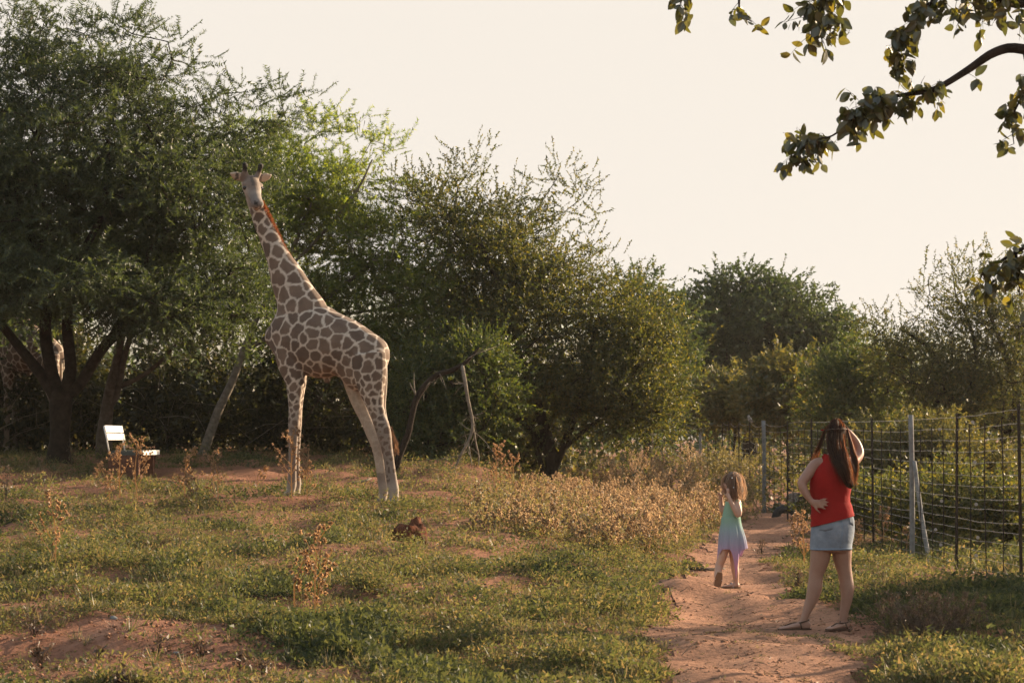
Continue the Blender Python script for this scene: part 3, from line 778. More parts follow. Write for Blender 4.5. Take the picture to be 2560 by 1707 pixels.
for a, b_ in zip(allp[:-1], allp[1:]):
    if a > 45: continue
    k = 3
    for i in range(1, k + 1):
        y = a + (b_ - a) * i / (k + 1); g = Geo()
        tube(g, [fpt(y, .03), fpt(y, 1.0) + A([R.normal() * .01, 0, 0]), fpt(y, 1.68)], [.006] * 3, 4, 1)
        v, f = g.out(); part('dropper', v, f, M['iron'], fence)
WH = [.10, .20, .30, .41, .52, .63, .75, .87, 1.0, 1.12, 1.25, 1.38, 1.51, 1.64, 1.78]
barb = A([[-.012, 0, -.006], [.012, 0, .006], [.012, .003, .006], [-.012, .003, -.006]])
for wi, hz in enumerate(WH):
    g = Geo(); pts = []
    slack = 1.0 if hz > .6 else .5
    for a, b_ in zip(allp[:-1], allp[1:]):
        sag = R.uniform(-.006, .02) * slack if a < 38 else R.uniform(.02, .10) * slack; e = R.normal() * (.006 if a < 38 else .02)
        for i in range(6):
            t = i / 6; y = a + (b_ - a) * t
            pts.append(fpt(y, hz - sag * 4 * t * (1 - t) + e * math.sin(math.pi * t)) + A([.03, 0, 0]))
    pts.append(fpt(allp[-1], hz))
    rads = [.0019 + .00007 * max(0, p[1] - 30) for p in pts]
    tube(g, pts, rads, 4, 1)
    n0 = 0
    if wi % 1 == 0:
        for a in np.arange(16, 36, .13 if hz > .5 else .2):
            k = np.interp(a, [p[1] for p in pts], np.arange(len(pts))); i = int(k); c = pts[i] * (1 - k + i) + pts[min(i + 1, len(pts) - 1)] * (k - i)
            th = R.uniform(0, 3.14)
            for q in (0, 1):
                d = A([math.cos(th + q * 1.5) * .9, R.uniform(-.5, .5), math.sin(th + q * 1.5)]) * .014; s = A([0, .0025, .001])
                g.add([c - d - s, c + d - s, c + d + s, c - d + s], [(0, 1, 2, 3)])
    v, f = g.out(); part('wire', v, f, M['wire'], fence)
for u, v_ in [(2345, 1073), (2427, 1055), (2432, 1155), (2350, 1252), (2436, 1260), (2335, 1323), (2440, 1343), (2348, 1361), (2436, 1388)]:
    Yd = FX * F / (u - 1280); c = P(u, v_, Yd)
    vv, ff = loft([(c + A([.02, -.006, 0]), .019, .019), (c + A([.02, .006, 0]), .019, .019)], A([0, 0, 1]), 12, 1)
    part('disc', vv, ff, M['tag'], fence)

# two small birds on the top wire
M['bird'] = mat_noise('bird_feather', [(.35, (.07, .06, .05)), (.6, (.42, .38, .33))], 22, .9, 0)
for u, lab in [(1785, 'small bird on the top wire beside the farther grey post'), (1871, 'small bird perched upright on the top wire near the thicker grey pole')]:
    Yd = 62 if u < 1800 else 49; Yd = brentY = Yd
    for _ in range(12):
        p = fpt(Yd, 1.78); d = p - A([0, 0, CH]); z = d[1] * CP + d[2] * SP; uu = d[0] / z * F + 1280
        Yd *= (uu - 1280) / (u - 1280)
    p = fpt(Yd, 1.775) + A([.03, 0, 0])
    root = thing('bird', p, lab, 'bird', 'birds on the fence wire')
    g = Geo(); s = 1.5
    vv, ff = loft([(p + A([.05, .0, .02]) * s, .010 * s, .008 * s), (p + A([.02, 0, .035]) * s, .026 * s, .024 * s), (p + A([0, 0, .065]) * s, .03 * s, .028 * s), (p + A([-.012, 0, .09]) * s, .02 * s, .02 * s),
                   (p + A([-.016, 0, .108]) * s, .02 * s, .018 * s), (p + A([-.02, 0, .124]) * s, .008 * s, .008 * s)], A([0, 1, 0]), 10, 3); g.add(vv, ff)
    v, f = g.out(); part('body', v, f, M['bird'], root, True)
    g = Geo(); tube(g, [p + A([-.03, 0, .108]) * s, p + A([-.055, 0, .104]) * s], [.006, .001], 5, 1); v, f = g.out(); part('beak', v, f, M['iron'], root)
    v, f = box(p + A([.07, 0, -.005]) * s, A([.04, 0, -.03]) * s, A([0, .01, 0]) * s, A([.003, 0, .004]) * s); part('tail', v, f, M['iron'], root)
    for sd in (-1, 1):
        g = Geo(); tube(g, [p + A([.0, .008 * sd, -.004]), p + A([.0, .008 * sd, .06])], .004, 4, 1); v, f = g.out(); part('leg', v, f, M['iron'], root)

# ------------------------------------------------------------------ bench
YB = 32.0; ang = math.radians(2)
e1 = A([math.sin(ang), math.cos(ang), 0]); e2 = A([math.cos(ang), -math.sin(ang), 0]); ez = A([0, 0, 1.])
fc = P(357, 1128, YB); gz = T(fc[0], fc[1])             # near front corner of the seat
SH = fc[2] - gz
bl = thing('bench', A([fc[0] - .3, fc[1] + .6, T(fc[0] - .3, fc[1] + .6)]), 'white slatted bench glaring in the sun beside the dark acacia', 'bench')
LEN = 1.22
def slat(name, c, along, wid, thk, mat, curve=0):
    rows = [(c + along * t + (np.cross(along, wid) / np.linalg.norm(np.cross(along, wid))) * curve * (1 - t * t * 0 - (2 * abs(t)) ** 2 * 1.0), 1) for t in np.linspace(-.5, .5, 5)]
    g = Geo(); V = []; Fc = []
    for p, _ in rows: V += [p - wid - thk, p + wid - thk, p + wid + thk, p - wid + thk]
    for i in range(4):
        for k in range(4): Fc.append((i * 4 + k, i * 4 + (k + 1) % 4, i * 4 + 4 + (k + 1) % 4, i * 4 + 4 + k))
    Fc += [(3, 2, 1, 0), (16, 17, 18, 19)]
    return part(name, V, Fc, mat, bl)
mid = fc + e1 * LEN / 2
seat_d = .46
for k in range(4):                                       # seat slats, front one turned down and catching the sun
    c = mid - e2 * (.03 + k * seat_d / 4 + .05) + ez * .0
    slat('seat_slat', c, e1 * LEN, e2 * .048, ez * .012, M['green_paint'])
slat('front_slat', mid + e2 * .0 - ez * .02, e1 * LEN, ez * .035, e2 * .01, M['white_paint'])
for s in (0.04, LEN - .04):
    v, f = box(fc + e1 * (s - (.035 if s < .5 else -.035)) - e2 * (.02 + seat_d / 2 + .02) - ez * .035, e1 * .008, e2 * (seat_d / 2), ez * .022); part('seat_rail', v, f, M['green_paint'], bl)
lean = math.radians(13); bu = -e2 * math.sin(lean) + ez * math.cos(lean); bn = e2 * math.cos(lean) + ez * math.sin(lean)
b0 = mid - e2 * (seat_d + .04) + ez * .01
for h in (.215, .335): slat('back_slat', b0 + bu * (h + .0), e1 * LEN * .99, bu * .052, bn * .009, M['white_paint'], .0)
for s in (-.45, .45):
    g = Geo(); tube(g, [b0 + e1 * LEN * s - bn * .02 - ez * .03, b0 + e1 * LEN * s + bu * .20 - bn * .018, b0 + e1 * LEN * s + bu * .38 - bn * .02], .012, 6, 1)
    v, f = g.out(); part('back_rod', v, f, M['white_paint'], bl, True)
for s in (.05, LEN - .12):                               # brown block supports
    c = fc + e1 * s - e2 * (.06 + seat_d / 2); zb = T(c[0], c[1])
    v, f = box(A([c[0], c[1], (zb - .05 + fc[2] - .06) / 2]), e1 * .05, e2 * (seat_d / 2 + .0), ez * ((fc[2] - .06 - zb + .05) / 2)); part('support', v, f, M['brick'], bl)
for s in (.05, LEN - .05):
    c = fc + e1 * s - e2 * .03; zb = T(c[0], c[1]); g = Geo()
    tube(g, [c - ez * .03, c - ez * .09 - e2 * .02, A([c[0], c[1], zb - .03]) - e2 * .06], .014, 6, 2); v, f = g.out(); part('front_leg', v, f, M['brick'], bl, True)
    v, f = box(A([c[0], c[1], zb + .02]) - e2 * .05, e1 * .09, e2 * .06, ez * .05); part('foot_block', v, f, M['brick'], bl)

# ------------------------------------------------------------------ bent dead trunk behind the giraffe
rd = np.random.default_rng(210)
YD = 34.0; bd = gpt(985, YD); vb = vg(985, YD)
root = thing('dead_tree', bd, 'bent dead trunk with bare hanging branches behind the hind legs of the giraffe', 'dead tree')
g = Geo()
px = lambda *a: [P(u, v, YD + d) for u, v, d in a]
tube(g, px((984, vb + 6, 0), (998, 1140, 0), (1020, 1085, 0), (1030, 1040, 0), (1040, 1000, 0), (1062, 965, 0), (1090, 938, 0), (1130, 925, 0), (1165, 905, 0), (1198, 868, 0)), [.075, .058, .052, .047, .053, .05, .045, .04, .034, .014], 9, 4)
v, f = g.out(); part('trunk', v, f, M['bark'], root, True)
g = Geo()
tube(g, px((1155, 912, 0), (1162, 950, -.1), (1170, 1000, -.1), (1182, 1062, -.1), (1172, 1100, -.1), (1150, 1140, -.1), (1135, 1168, -.1), (1085, 1184, -.1)), [.035, .034, .03, .028, .025, .02, .014, .005], 6, 3)
tube(g, px((1182, 1062, -.1), (1190, 1110, -.05), (1197, 1140, 0), (1196, 1165, 0)), [.02, .015, .012, .005], 5, 3)
tube(g, px((1170, 1105, -.1), (1176, 1140, -.2), (1180, 1170, -.2)), [.012, .01, .004], 5, 2)
tube(g, px((1136, 1166, -.1), (1140, 1200, -.1), (1146, vg(1146, YD) - 2, -.1)), [.014, .012, .008], 5, 2)
tube(g, px((1045, 1000, 0), (1036, 975, .05), (1035, 930, .05)), [.03, .014, .004], 5, 2)
tube(g, px((1045, 995, 0), (1030, 970, -.05), (1024, 955, -.05)), [.02, .01, .003], 5, 2)
for k in range(46):
    u0, v0 = [(1165, 960), (1178, 1040), (1186, 1080), (1150, 1140), (1120, 1176), (1140, 1185), (1100, 935), (1075, 955), (1180, 890), (1160, 1110)][k % 10]
    du, dv = rd.normal() * 34, rd.normal() * 24 + 12
    tube(g, px((u0, v0, -.05), (u0 + du * .5 + rd.normal() * 5, v0 + dv * .4, rd.normal() * .15), (u0 + du, v0 + dv, rd.normal() * .3)), [.007, .005, .002], 4, 2)
v, f = g.out(); part('branch', v, f, M['bark_pale'], root, True)

# ------------------------------------------------------------------ termite mound, stick, log, tyre, stones
def lumpy(name, c, rx, ry, rz, mat, label, cat, seed, amp=.3, parent=None, pts=18, group=None):
    rg = np.random.default_rng(seed); V, Fc = ball((0, 0, 0), 1, 1, 1, pts)
    n_ = noise2(V[:, 0] * 1.7 + seed, V[:, 1] * 1.7 + V[:, 2] * 1.3, seed) - .5 + .5 * (noise2(V[:, 0] * 5 + seed, V[:, 1] * 5 + V[:, 2] * 4, seed + 2) - .5)
    V = V * (1 + amp * 2 * n_)[:, None] * A([rx, ry, rz])
    o = obj(name, mesh_np(name, V, Fc, True), mat); o.location = tuple(c); return tag(o, label, cat, group)
c = ground(1030, 1356); MOUND = c.copy()
lumpy('termite_mound', c + A([0, 0, .05]), .20, .16, .22, M['clod'], 'small dark red termite mound poking out of the grass', 'mound', 5, .45, pts=26)
c = ground(1758, 1300)
lumpy('earth_bank', A([2.75, 37.5, T(2.75, 37.5) - .02]), .75, .6, .26, M['path'], 'low red earth bank behind the girl', 'earth bank', 8, .16, pts=26)
yt = 40.5; ct = gpt(1963, yt)
g = Geo(); st = []
for k in range(17):
    th = math.pi * k / 16; st.append((ct + A([math.cos(th) * .20, 0, math.sin(th) * .20 - .02]), .075, .09))
vv, ff = loft(st, A([0, 1, 0]), 12, 1); g.add(vv, ff); v, f = g.out()
o = obj('tyre', mesh_np('tyre', v - ct, f, True), M['rubber']); o.location = tuple(ct); tag(o, 'black half-buried tyre under the antelope by the fence', 'tyre')
def stick(name, uvs, rad, mat, label, cat, sub=3):
    pts = [ground(u, v) + A([0, 0, r_ * .6]) for (u, v), r_ in zip(uvs, rad)]
    g = Geo(); tube(g, pts, rad, 7, sub); v, f = g.out(); c = pts[0]
    o = obj(name, mesh_np(name, v - c, f, True), mat); o.location = tuple(c); return tag(o, label, cat)
stick('fallen_branch', [(1690, 1422), (1730, 1424), (1775, 1428), (1812, 1424)], [.012, .022, .026, .016], M['bark_grey'], 'grey fallen branch lying across the path beside the girl', 'branch')
stick('dry_stick', [(868, 1208), (905, 1206), (925, 1198), (946, 1192)], [.012, .018, .014, .006], M['bark_pale'], 'pale dry stick lying near the hind hooves of the giraffe', 'stick')
for k, (u, v_, s, lab) in enumerate([(2500, 1448, .07, 'dark grey stone lying at the foot of the right fence post'), (2425, 1432, .05, 'small stone at the foot of the fence'), (285, 1545, .035, 'small pale stone on the bare soil'),
                                     (440, 1640, .02, 'tiny pale pebble in the bare red soil'), (2290, 1640, .04, 'grey pebble under the dead brown bush')]):
    lumpy('stone', ground(u, v_), s, s * .8, s * .55, M['wood_grey'] if k > 1 else M['rubber'], lab, 'stone', 30 + k, .25, pts=10)

# ------------------------------------------------------------------ dry burr weeds
def burr_weed(rng, h=.62, nb=9, heads=6, hr=.017, full=True):
    """stems (tube verts) and seed heads (small spiky 4-vert cards in clusters) in local space"""
    g = Geo(); H = []
    main = [A([0, 0, -.03]), A([rng.normal() * .02, rng.normal() * .02, h * .5]), A([rng.normal() * .05, rng.normal() * .05, h])]
    tube(g, main, [.008, .0065, .004], 4, 2)
    def head(p, r):
        for _ in range(7 if full else 3):
            d = unit(rng.normal(size=3)); wd = unit(np.cross(d, rng.normal(size=3)))
            H.extend([p - d * r * .4 - wd * r * .8, p - d * r * .1 + wd * r * .8, p + d * r * 1.2])
    for k in range(nb):
        t = .22 + .75 * k / nb; p = main[0] * (1 - t) + main[2] * t; a = rng.uniform(0, 6.28); L = h * rng.uniform(.28, .5) * (1.15 - t * .6)
        d = unit(A([math.cos(a), math.sin(a), rng.uniform(.9, 1.7)])); tip = p + d * L
        tube(g, [p, p + d * L * .5 + A([0, 0, -.01]), tip], [.0042, .0034, .0022], 3, 1)
        for j in range(heads):
            q = p + d * L * (.4 + .6 * (j + 1) / heads) + rng.normal(size=3) * .018; head(q, hr * rng.uniform(.8, 1.25))
    for j in range(heads): head(main[2] + A([0, 0, -.03 * j]) + rng.normal(size=3) * .015, hr)
    v, f = g.out(); return v, f, A(H)

rwd = np.random.default_rng(300)
def place_weed(u, v_, hpx, lab, nb=9, tilt=0, dark=False, lean=(0, 0)):
    c = ground(u, v_); h = hpx * c[1] / F
    v, f, hd = burr_weed(rwd, h * 1.1, nb + 2, 6, .019)
    root = thing('burr_weed', c, lab, 'weed', 'dry burr weeds')
    sh = np.outer(v[:, 2], A([lean[0], lean[1], 0])); sh2 = np.outer(hd[:, 2], A([lean[0], lean[1], 0]))
    obj('stem', mesh_np('stem', v + sh, f), M['dry'], root)
    kind(obj('seed_head', mesh_np('seed_head', hd + sh2, np.arange(len(hd)).reshape(-1, 3)), M['burr'], root), 'stuff')
for a in [(300, 1248, 118, 'dry burr weed in front of the near end of the bench', 8), (345, 1252, 135, 'tall dry burr weed in front of the bench seat', 10), (272, 1262, 95, 'small dry burr weed by the back of the bench', 6),
          (462, 1262, 120, 'dry burr weed standing right of the bench', 9), (540, 1268, 125, 'dry burr weed between the bench and the open giraffe', 8), (490, 1270, 80, 'short dry burr weed between two taller ones', 6),
          (648, 1212, 42, 'tiny dry burr weed on the red soil strip', 3), (730, 1252, 150, 'spreading dry burr weed around the front hooves of the giraffe', 12), (770, 1262, 130, 'dry burr weed just behind the front hooves of the giraffe', 10),
          (131, 1440, 175, 'tall thin dry burr weed in the left foreground', 6), (790, 1560, 215, 'large dry burr weed with fat heads in the middle of the grass', 8), (740, 1545, 150, 'drooping dry burr weed beside the fat-headed one', 8),
          (2212, 1370, 90, 'dry burr weed right of the denim skirt', 6), (2265, 1390, 70, 'dry burr weed at the foot of the grey post', 6), (2010, 1420, 120, 'dry burr weed just left of the denim skirt', 8), (2150, 1372, 60, 'short dry burr weed close behind the denim skirt', 6),
          (1240, 1250, 120, 'dry burr weed below the hanging dead branches', 9), (1285, 1255, 105, 'dry burr weed left of the crooked brown trunk', 8), (1985, 1352, 60, 'dry burr weed between the girl and the woman', 6)]:
    place_weed(*a)

# tall dry weed mass on the left of the path
WT = []
for k in range(6):
    v, f, hd = burr_weed(rwd, 1.0, 9, 5, .019, False)
    fq = A([q if len(q) == 4 else (q[0], q[1], q[2], q[2]) for q in f])
    WT.append((v, fq, hd))
def weed_field(n, area, hfun, seed):
    rg = np.random.default_rng(seed); VS = []; FS = []; VH = []; c0 = 0
    X = []; 
    while len(X) < n:
        u, v_ = rg.uniform(*area[0]), rg.uniform(*area[1]); h = hfun(u, v_)
        if h > 0: X.append((u, v_, h))
    for u, v_, h in X:
        c = ground_fast(u, v_)
        if c is None or path_d(c[0], c[1]) > -.05: continue
        hm = h * c[1] / F * rg.uniform(.7, 1.15); a = rg.uniform(0, 6.28); t = WT[rg.integers(len(WT))]
        Rz = A([[math.cos(a), -math.sin(a), 0], [math.sin(a), math.cos(a), 0], [0, 0, 1]]) @ np.diag([hm * .8 + .08, hm * .8 + .08, hm])
        VS.append(t[0] @ Rz.T + c); FS.append(t[1] + c0); c0 += len(t[0])
        hv = t[2].reshape(-1, 3, 3); cc = hv.mean(1, keepdims=True); VH.append((((cc @ Rz.T) + (hv - cc)) + c).reshape(-1, 3))
    return np.concatenate(VS), np.concatenate(FS), np.concatenate(VH)
_gr = {}
def ground_fast(u, v):
    k = (round(u / 12), round(v / 6))
    if k not in _gr: _gr[k] = ground(k[0] * 12, k[1] * 6)
    g0 = _gr[k]
    x = g0[0] + np.random.default_rng(int(u * 91 + v * 37) & 0xffff).normal() * .05; y = g0[1] * (1 + ((u % 1) - .5) * .01)
    return A([x, y, T(x, y)])
def wf_h(u, v):
    # outline of the weed mass in the photograph: rows where the plants are rooted
    if u < 1280: return 42 if v > 1255 and u > 1190 and v < 1330 else 0
    lo = np.interp(u, [1280, 1400, 1500, 1600, 1700, 1780, 1880], [1330, 1360, 1390, 1395, 1385, 1330, 1290])
    hi = np.interp(u, [1280, 1400, 1500, 1600, 1700, 1780, 1880], [1246, 1244, 1238, 1230, 1228, 1232, 1240])
    if not hi < v < lo: return 0
    return np.interp(u, [1280, 1400, 1500, 1600, 1700, 1880], [58, 66, 92, 125, 122, 88]) * (1 - .2 * (v - hi) / (lo - hi))
vs, fs, vh = weed_field(480, ((1180, 1880), (1240, 1400)), wf_h, 301)
kind(tag(obj('dry_weed_stems', mesh_np('dry_weed_stems', vs, fs), M['dry']), 'mass of tall dry weed stalks left of the path', 'weeds'), 'stuff')
kind(tag(obj('dry_weed_heads', mesh_np('dry_weed_heads', vh, np.arange(len(vh)).reshape(-1, 3)), M['dry_dark']), 'dry brown seed heads on the tall weeds left of the path', 'weeds'), 'stuff')
# green leaves low in the weed mass
rg = np.random.default_rng(302); pos = []
while len(pos) < 2000:
    u, v_ = rg.uniform(1180, 1900), rg.uniform(1250, 1420)
    if wf_h(u, v_ - 10) > 0: c = ground_fast(u, v_); pos.append(c + A([rg.normal() * .12, rg.normal() * .12, abs(rg.normal()) * .20]))
pos = A(pos); v, q = scatter(TW_B, pos, rg.normal(size=pos.shape) * .6 + A([0, 0, 1]), rg.uniform(.35, .65, len(pos)), rg)
kind(tag(obj('weed_undergrowth', mesh_np('weed_undergrowth', v, q), M['pale_olive']), 'green leaves low among the tall dry weeds', 'weeds'), 'stuff')
# pale green bush in front of the thick fence pole
simple_tree('pale_bush', 'pale green feathery bush in front of the fence behind the girl', 1850, 39.5, [(1835, 1165, 39.5, 55, 32, .5), (1880, 1215, 39.5, 55, 38, .5), (1800, 1195, 39.3, 50, 30, .4)], 46, TW_S, 8, M['pale_olive'], M['bark_pale'], rg,
            cat='bush', r0=.035, rc=.26, flat=.8, r_tip=.005, scale=.7)

# ------------------------------------------------------------------ ground cover
rc_ = np.random.default_rng(400)
F_A = [forb(rc_, 16, .085, .12, .031, .018) for _ in range(6)]; F_T = [tuft(rc_, 14, .105, .8, .005) for _ in range(5)]
F_D = [forb(rc_, 18, .11, .12, .045, .02) for _ in range(5)]; F_R = [forb(rc_, 14, .07, .08, .025, .012) for _ in range(4)]
n = 50000
yy = 11.8 / (1 - rc_.random(n) * (1 - 11.8 / 44.0)) ; xx = rc_.uniform(-.255, .255, n) * yy
pd = path_d(xx, yy); ba = bare(xx, yy)
dens = np.clip(fbm(xx * .9, yy * .6, 31) * 2.2 - .2, .42, 1)
dens = np.where(ba > 0, .06, np.where(ba > -.3, dens * .6, dens)); dens = np.where(pd > 0, .05, dens)
dens = np.where((pd > 0) & (((xx - P(1975, 1605, 1)[0] * 15.6) / .5) ** 2 + ((yy - 15.75) / .35) ** 2 < 1), .7, dens); dens = np.where((pd > -.12) & (pd <= 0), dens * .5, dens)
dens = np.where((np.abs(xx - FX) < .35) & (yy < 26), .12, dens)
dens = np.where(xx > FX + .25, 1, dens)
dens = np.where((((xx - 2.3) / .62) ** 2 + ((yy - 16.6) / .8) ** 2 < 1) | (((xx - 2.13) / .35) ** 2 + ((yy - 20.8) / .6) ** 2 < 1) | (((xx - MOUND[0]) / .3) ** 2 + ((yy - MOUND[1] + .35) / .75) ** 2 < 1), .01, dens)
ok = rc_.random(n) < dens
xx, yy = xx[ok], yy[ok]; zz = terrain(xx, yy) - .004
tone = fbm(xx * 1.2, yy * .8, 41); n = len(xx); hum = fbm(xx * 2.6, yy * 1.8, 43)
pos = np.stack([xx, yy, zz], -1); kin = rc_.random(n)
up = np.tile(A([0, 0, 1.]), (n, 1)) + rc_.normal(size=(n, 3)) * .18
scl = rc_.uniform(.6, 1.3, n) * (1 + .012 * np.clip(yy - 20, 0, 15))
scl *= .75 + .4 * smooth(.42, .72, hum)
scl *= np.where(xx > FX + .25, 1.4, 1)
scl *= np.where(path_d(xx, yy) > .05, .4, np.where(path_d(xx, yy) > -.1, .6, 1))
sel_h = (hum > .56) & (kin > .62) & (path_d(xx, yy) < -.25) & (bare(xx, yy) < -.2)
sel_t = (kin < .13) & ~sel_h; sel_d = (~sel_t) & (~sel_h) & (tone < .33); sel_r = (~sel_t) & (~sel_d) & (~sel_h) & (kin > .93); sel_a = ~(sel_t | sel_d | sel_r | sel_h)
F_H = [forb(rc_, 36, .20, .15, .03, .016) for _ in range(6)]; F_G = [forb(rc_, 36, .17, .17, .034, .02) for _ in range(5)]
sel_g = sel_h & (tone < .42); sel_h = sel_h & ~sel_g
for nm, s, tm, mt, lab in [('mixed_clumps', sel_h, F_H, 'forb', 'taller olive clumps of weeds rising out of the low cover'), ('green_clumps', sel_g, F_G, 'forb_dark', 'taller leafy green clumps rising out of the low cover'), ('creeping_forbs', sel_a, F_A, 'forb', 'low yellow-green creeping plants covering the red soil'), ('grass_tufts', sel_t, F_T, 'grass', 'short green and straw-coloured grass tufts over the clearing'),
                           ('dark_forbs', sel_d, F_D, 'forb_dark', 'darker green low clumps scattered through the clearing'), ('dry_litter', sel_r, F_R, 'dead', 'brown dry plant litter between the green clumps')]:
    v, q = scatter(tm, pos[s], up[s], scl[s], rc_)
    kind(tag(obj(nm, mesh_np(nm, v, q), M[mt]), lab, 'ground cover'), 'stuff')

# clods and pebbles on the bare soil and the path
rp_ = np.random.default_rng(420); n = 26000; yy = 11.8 / (1 - rp_.random(n) * (1 - 11.8 / 40.0)); xx = rp_.uniform(-.25, .25, n) * yy
ok = ((path_d(xx, yy) > -.1) | (bare(xx, yy) > -.2)) & (rp_.random(n) < .5); xx, yy = xx[ok], yy[ok]; n = len(xx)
oc = A([[1, 0, 0], [-1, 0, 0], [0, 1, 0], [0, -1, 0], [0, 0, .7], [0, 0, -.7]]); of = A([[0, 2, 4], [2, 1, 4], [1, 3, 4], [3, 0, 4], [2, 0, 5], [1, 2, 5], [3, 1, 5], [0, 3, 5]])
sz = .004 + .016 * rp_.random(n) ** 4 + .006 * rp_.random(n); rz = rp_.uniform(0, 6.28, n)
ov = oc[None] * (1 + rp_.normal(size=(n, 6, 1)) * .25) * sz[:, None, None]
cz, sz_ = np.cos(rz)[:, None], np.sin(rz)[:, None]
ov = np.stack([ov[..., 0] * cz - ov[..., 1] * sz_, ov[..., 0] * sz_ + ov[..., 1] * cz, ov[..., 2]], -1) + np.stack([xx, yy, terrain(xx, yy) + .008], -1)[:, None]
kind(tag(obj('pebbles', mesh_np('pebbles', ov.reshape(-1, 3), (of[None] + (np.arange(n) * 6)[:, None, None]).reshape(-1, 3)), M['path']), 'small clods and pebbles on path and bare soil', 'pebbles'), 'stuff')
# dry leaf and twig litter on bare ground
n2 = 2600; k = rp_.integers(0, len(xx), n2); pl_ = np.stack([xx[k] + rp_.normal(size=n2) * .1, yy[k] + rp_.normal(size=n2) * .15, 0 * xx[k]], -1); pl_[:, 2] = terrain(pl_[:, 0], pl_[:, 1]) + .012
v, q = scatter([A([[-.004, 0, 0], [.004, 0, 0], [0, 0, .06]]), A([[-.009, 0, 0], [.009, 0, 0], [0, .004, .03]]), A([[-.003, 0, 0], [.003, 0, 0], [.01, 0, .11]])], pl_, rp_.normal(size=(n2, 3)) * A([1, 1, .18]), rp_.uniform(.5, 1.4, n2), rp_)
kind(tag(obj('leaf_litter', mesh_np('leaf_litter', v, q), M['dead']), 'dry leaf and twig litter strewn over path and bare soil', 'litter'), 'stuff')
# low scrub on the far ground
rs = np.random.default_rng(430); n = 3400; ys_ = rs.uniform(43, 92, n); xs_ = rs.uniform(-.27, .27, n) * ys_; ps = np.stack([xs_, ys_, terrain(xs_, ys_) + rs.random(n) ** 2 * .55 * fbm(xs_ * .4, ys_ * .2, 45) * 2], -1)
v, q = scatter(TW_F, ps, rs.normal(size=(n, 3)) * .7 + A([0, 0, 1]), rs.uniform(.7, 1.5, n), rs)
kind(tag(obj('far_scrub', mesh_np('far_scrub', v, q), M['olive']), 'low olive scrub covering the ground far behind the fence', 'scrub'), 'stuff')
for k, (u, Yd, top, lab) in enumerate([(2185, 33.5, 1185, 'low dark scrub bush behind the wires right beside the woman'), (2290, 31, 1190, 'low dark scrub bush behind the wires at the grey post'), (2400, 29.5, 1180, 'low dark scrub bush behind the wires, middle of the near panel'),
                                      (2510, 28.5, 1190, 'low dark scrub bush behind the wires by the right post'), (2090, 37, 1190, 'low dark scrub bush behind the wires screened by the woman'), (2330, 35, 1160, 'taller scrub bush behind the low ones beyond the wires')]):
    vb = vg(u, Yd); hh = (vb - top) / 2
    simple_tree('scrub_bush', lab, u, Yd, [(u, vb - hh, Yd, 68, hh, .55), (u + 20, vb - hh * .5, Yd, 75, hh * .55, .55)], 42, TW_B, 15, M['bush'], M['bark'], rs, cat='bush', r0=.03, rc=.3, flat=.8, group='scrub bushes behind the fence')

# single leafy weeds in the foreground
def leafy(u, v_, hpx, lab, mat='forb', spread=.5, n=26):
    c = ground(u, v_); h = hpx * c[1] / F; rg = np.random.default_rng(int(u + v_))
    root = thing('leafy_weed', c, lab, 'weed', 'leafy weeds')
    g = Geo(); tips = []
    for k in range(5):
        a = rg.uniform(0, 6.28); tip = A([math.cos(a) * h * spread * rg.random(), math.sin(a) * h * spread * rg.random(), h * rg.uniform(.7, 1.05)])
        tube(g, [A([0, 0, -.02]), tip * A([.3, .3, .5]), tip], [.004, .003, .0015], 4, 2); tips.append(tip)
    v, f = g.out(); obj('stem', mesh_np('stem', v, f), M['dead'], root)
    t = rg.random(n) ** .7; tp = A(tips)[rg.integers(0, 5, n)]; p = np.stack([tp[:, 0] * (.3 + .7 * t) * t ** .5, tp[:, 1] * (.3 + .7 * t) * t ** .5, tp[:, 2] * t], -1)
    p += rg.normal(size=p.shape) * A([.03, .03, .012]); p = p[:n // 2]; v, q = scatter([twig_broad(rg, .06, 5, .034, .018) for _ in range(4)], p, rg.normal(size=p.shape) + A([0, 0, .6]), rg.uniform(.8, 1.3, len(p)), rg)
    obj('foliage', mesh_np('foliage', v, q), M[mt], root)
for a in [(105, 1672, 62, 'stumpy leafy weed in the bare red soil of the left corner', 'forb', .25, 50), (290, 1716, 34, 'small bright green seedling at the edge of bare soil', 'forb_dark', .5, 30), (85, 1592, 55, 'twiggy leafy weed at the edge of the bare soil', 'forb', .8, 30),
          (395, 1648, 75, 'twiggy leafy weed in the middle of the bare soil', 'forb', .6, 32), (600, 1672, 55, 'upright leafy weed on the right side of bare soil', 'forb', .3, 34), (655, 1690, 40, 'small upright leafy weed beside a taller one', 'forb', .3, 22),
          (245, 1650, 30, 'little dry weed in the bare soil', 'grass', .5, 14), (500, 1645, 45, 'greyish leafy weed on bare soil', 'forb', .4, 26), (1995, 1480, 45, 'broad leafy weed on the path edge behind the woman', 'forb_dark', .3, 30),
          (2190, 1330, 45, 'fresh green leafy weed right of the denim skirt', 'forb', .4, 30), (1905, 1385, 40, 'fresh green leafy weed between girl and woman', 'forb', .4, 26), (15, 1250, 90, 'leafy weed under the acacia by the frame of the clearing', 'acacia_light', .6, 50),
          (180, 1165, 70, 'sunlit leafy sprig against the dark acacia trunk', 'acacia_light', .5, 26)]:
    leafy(*a)

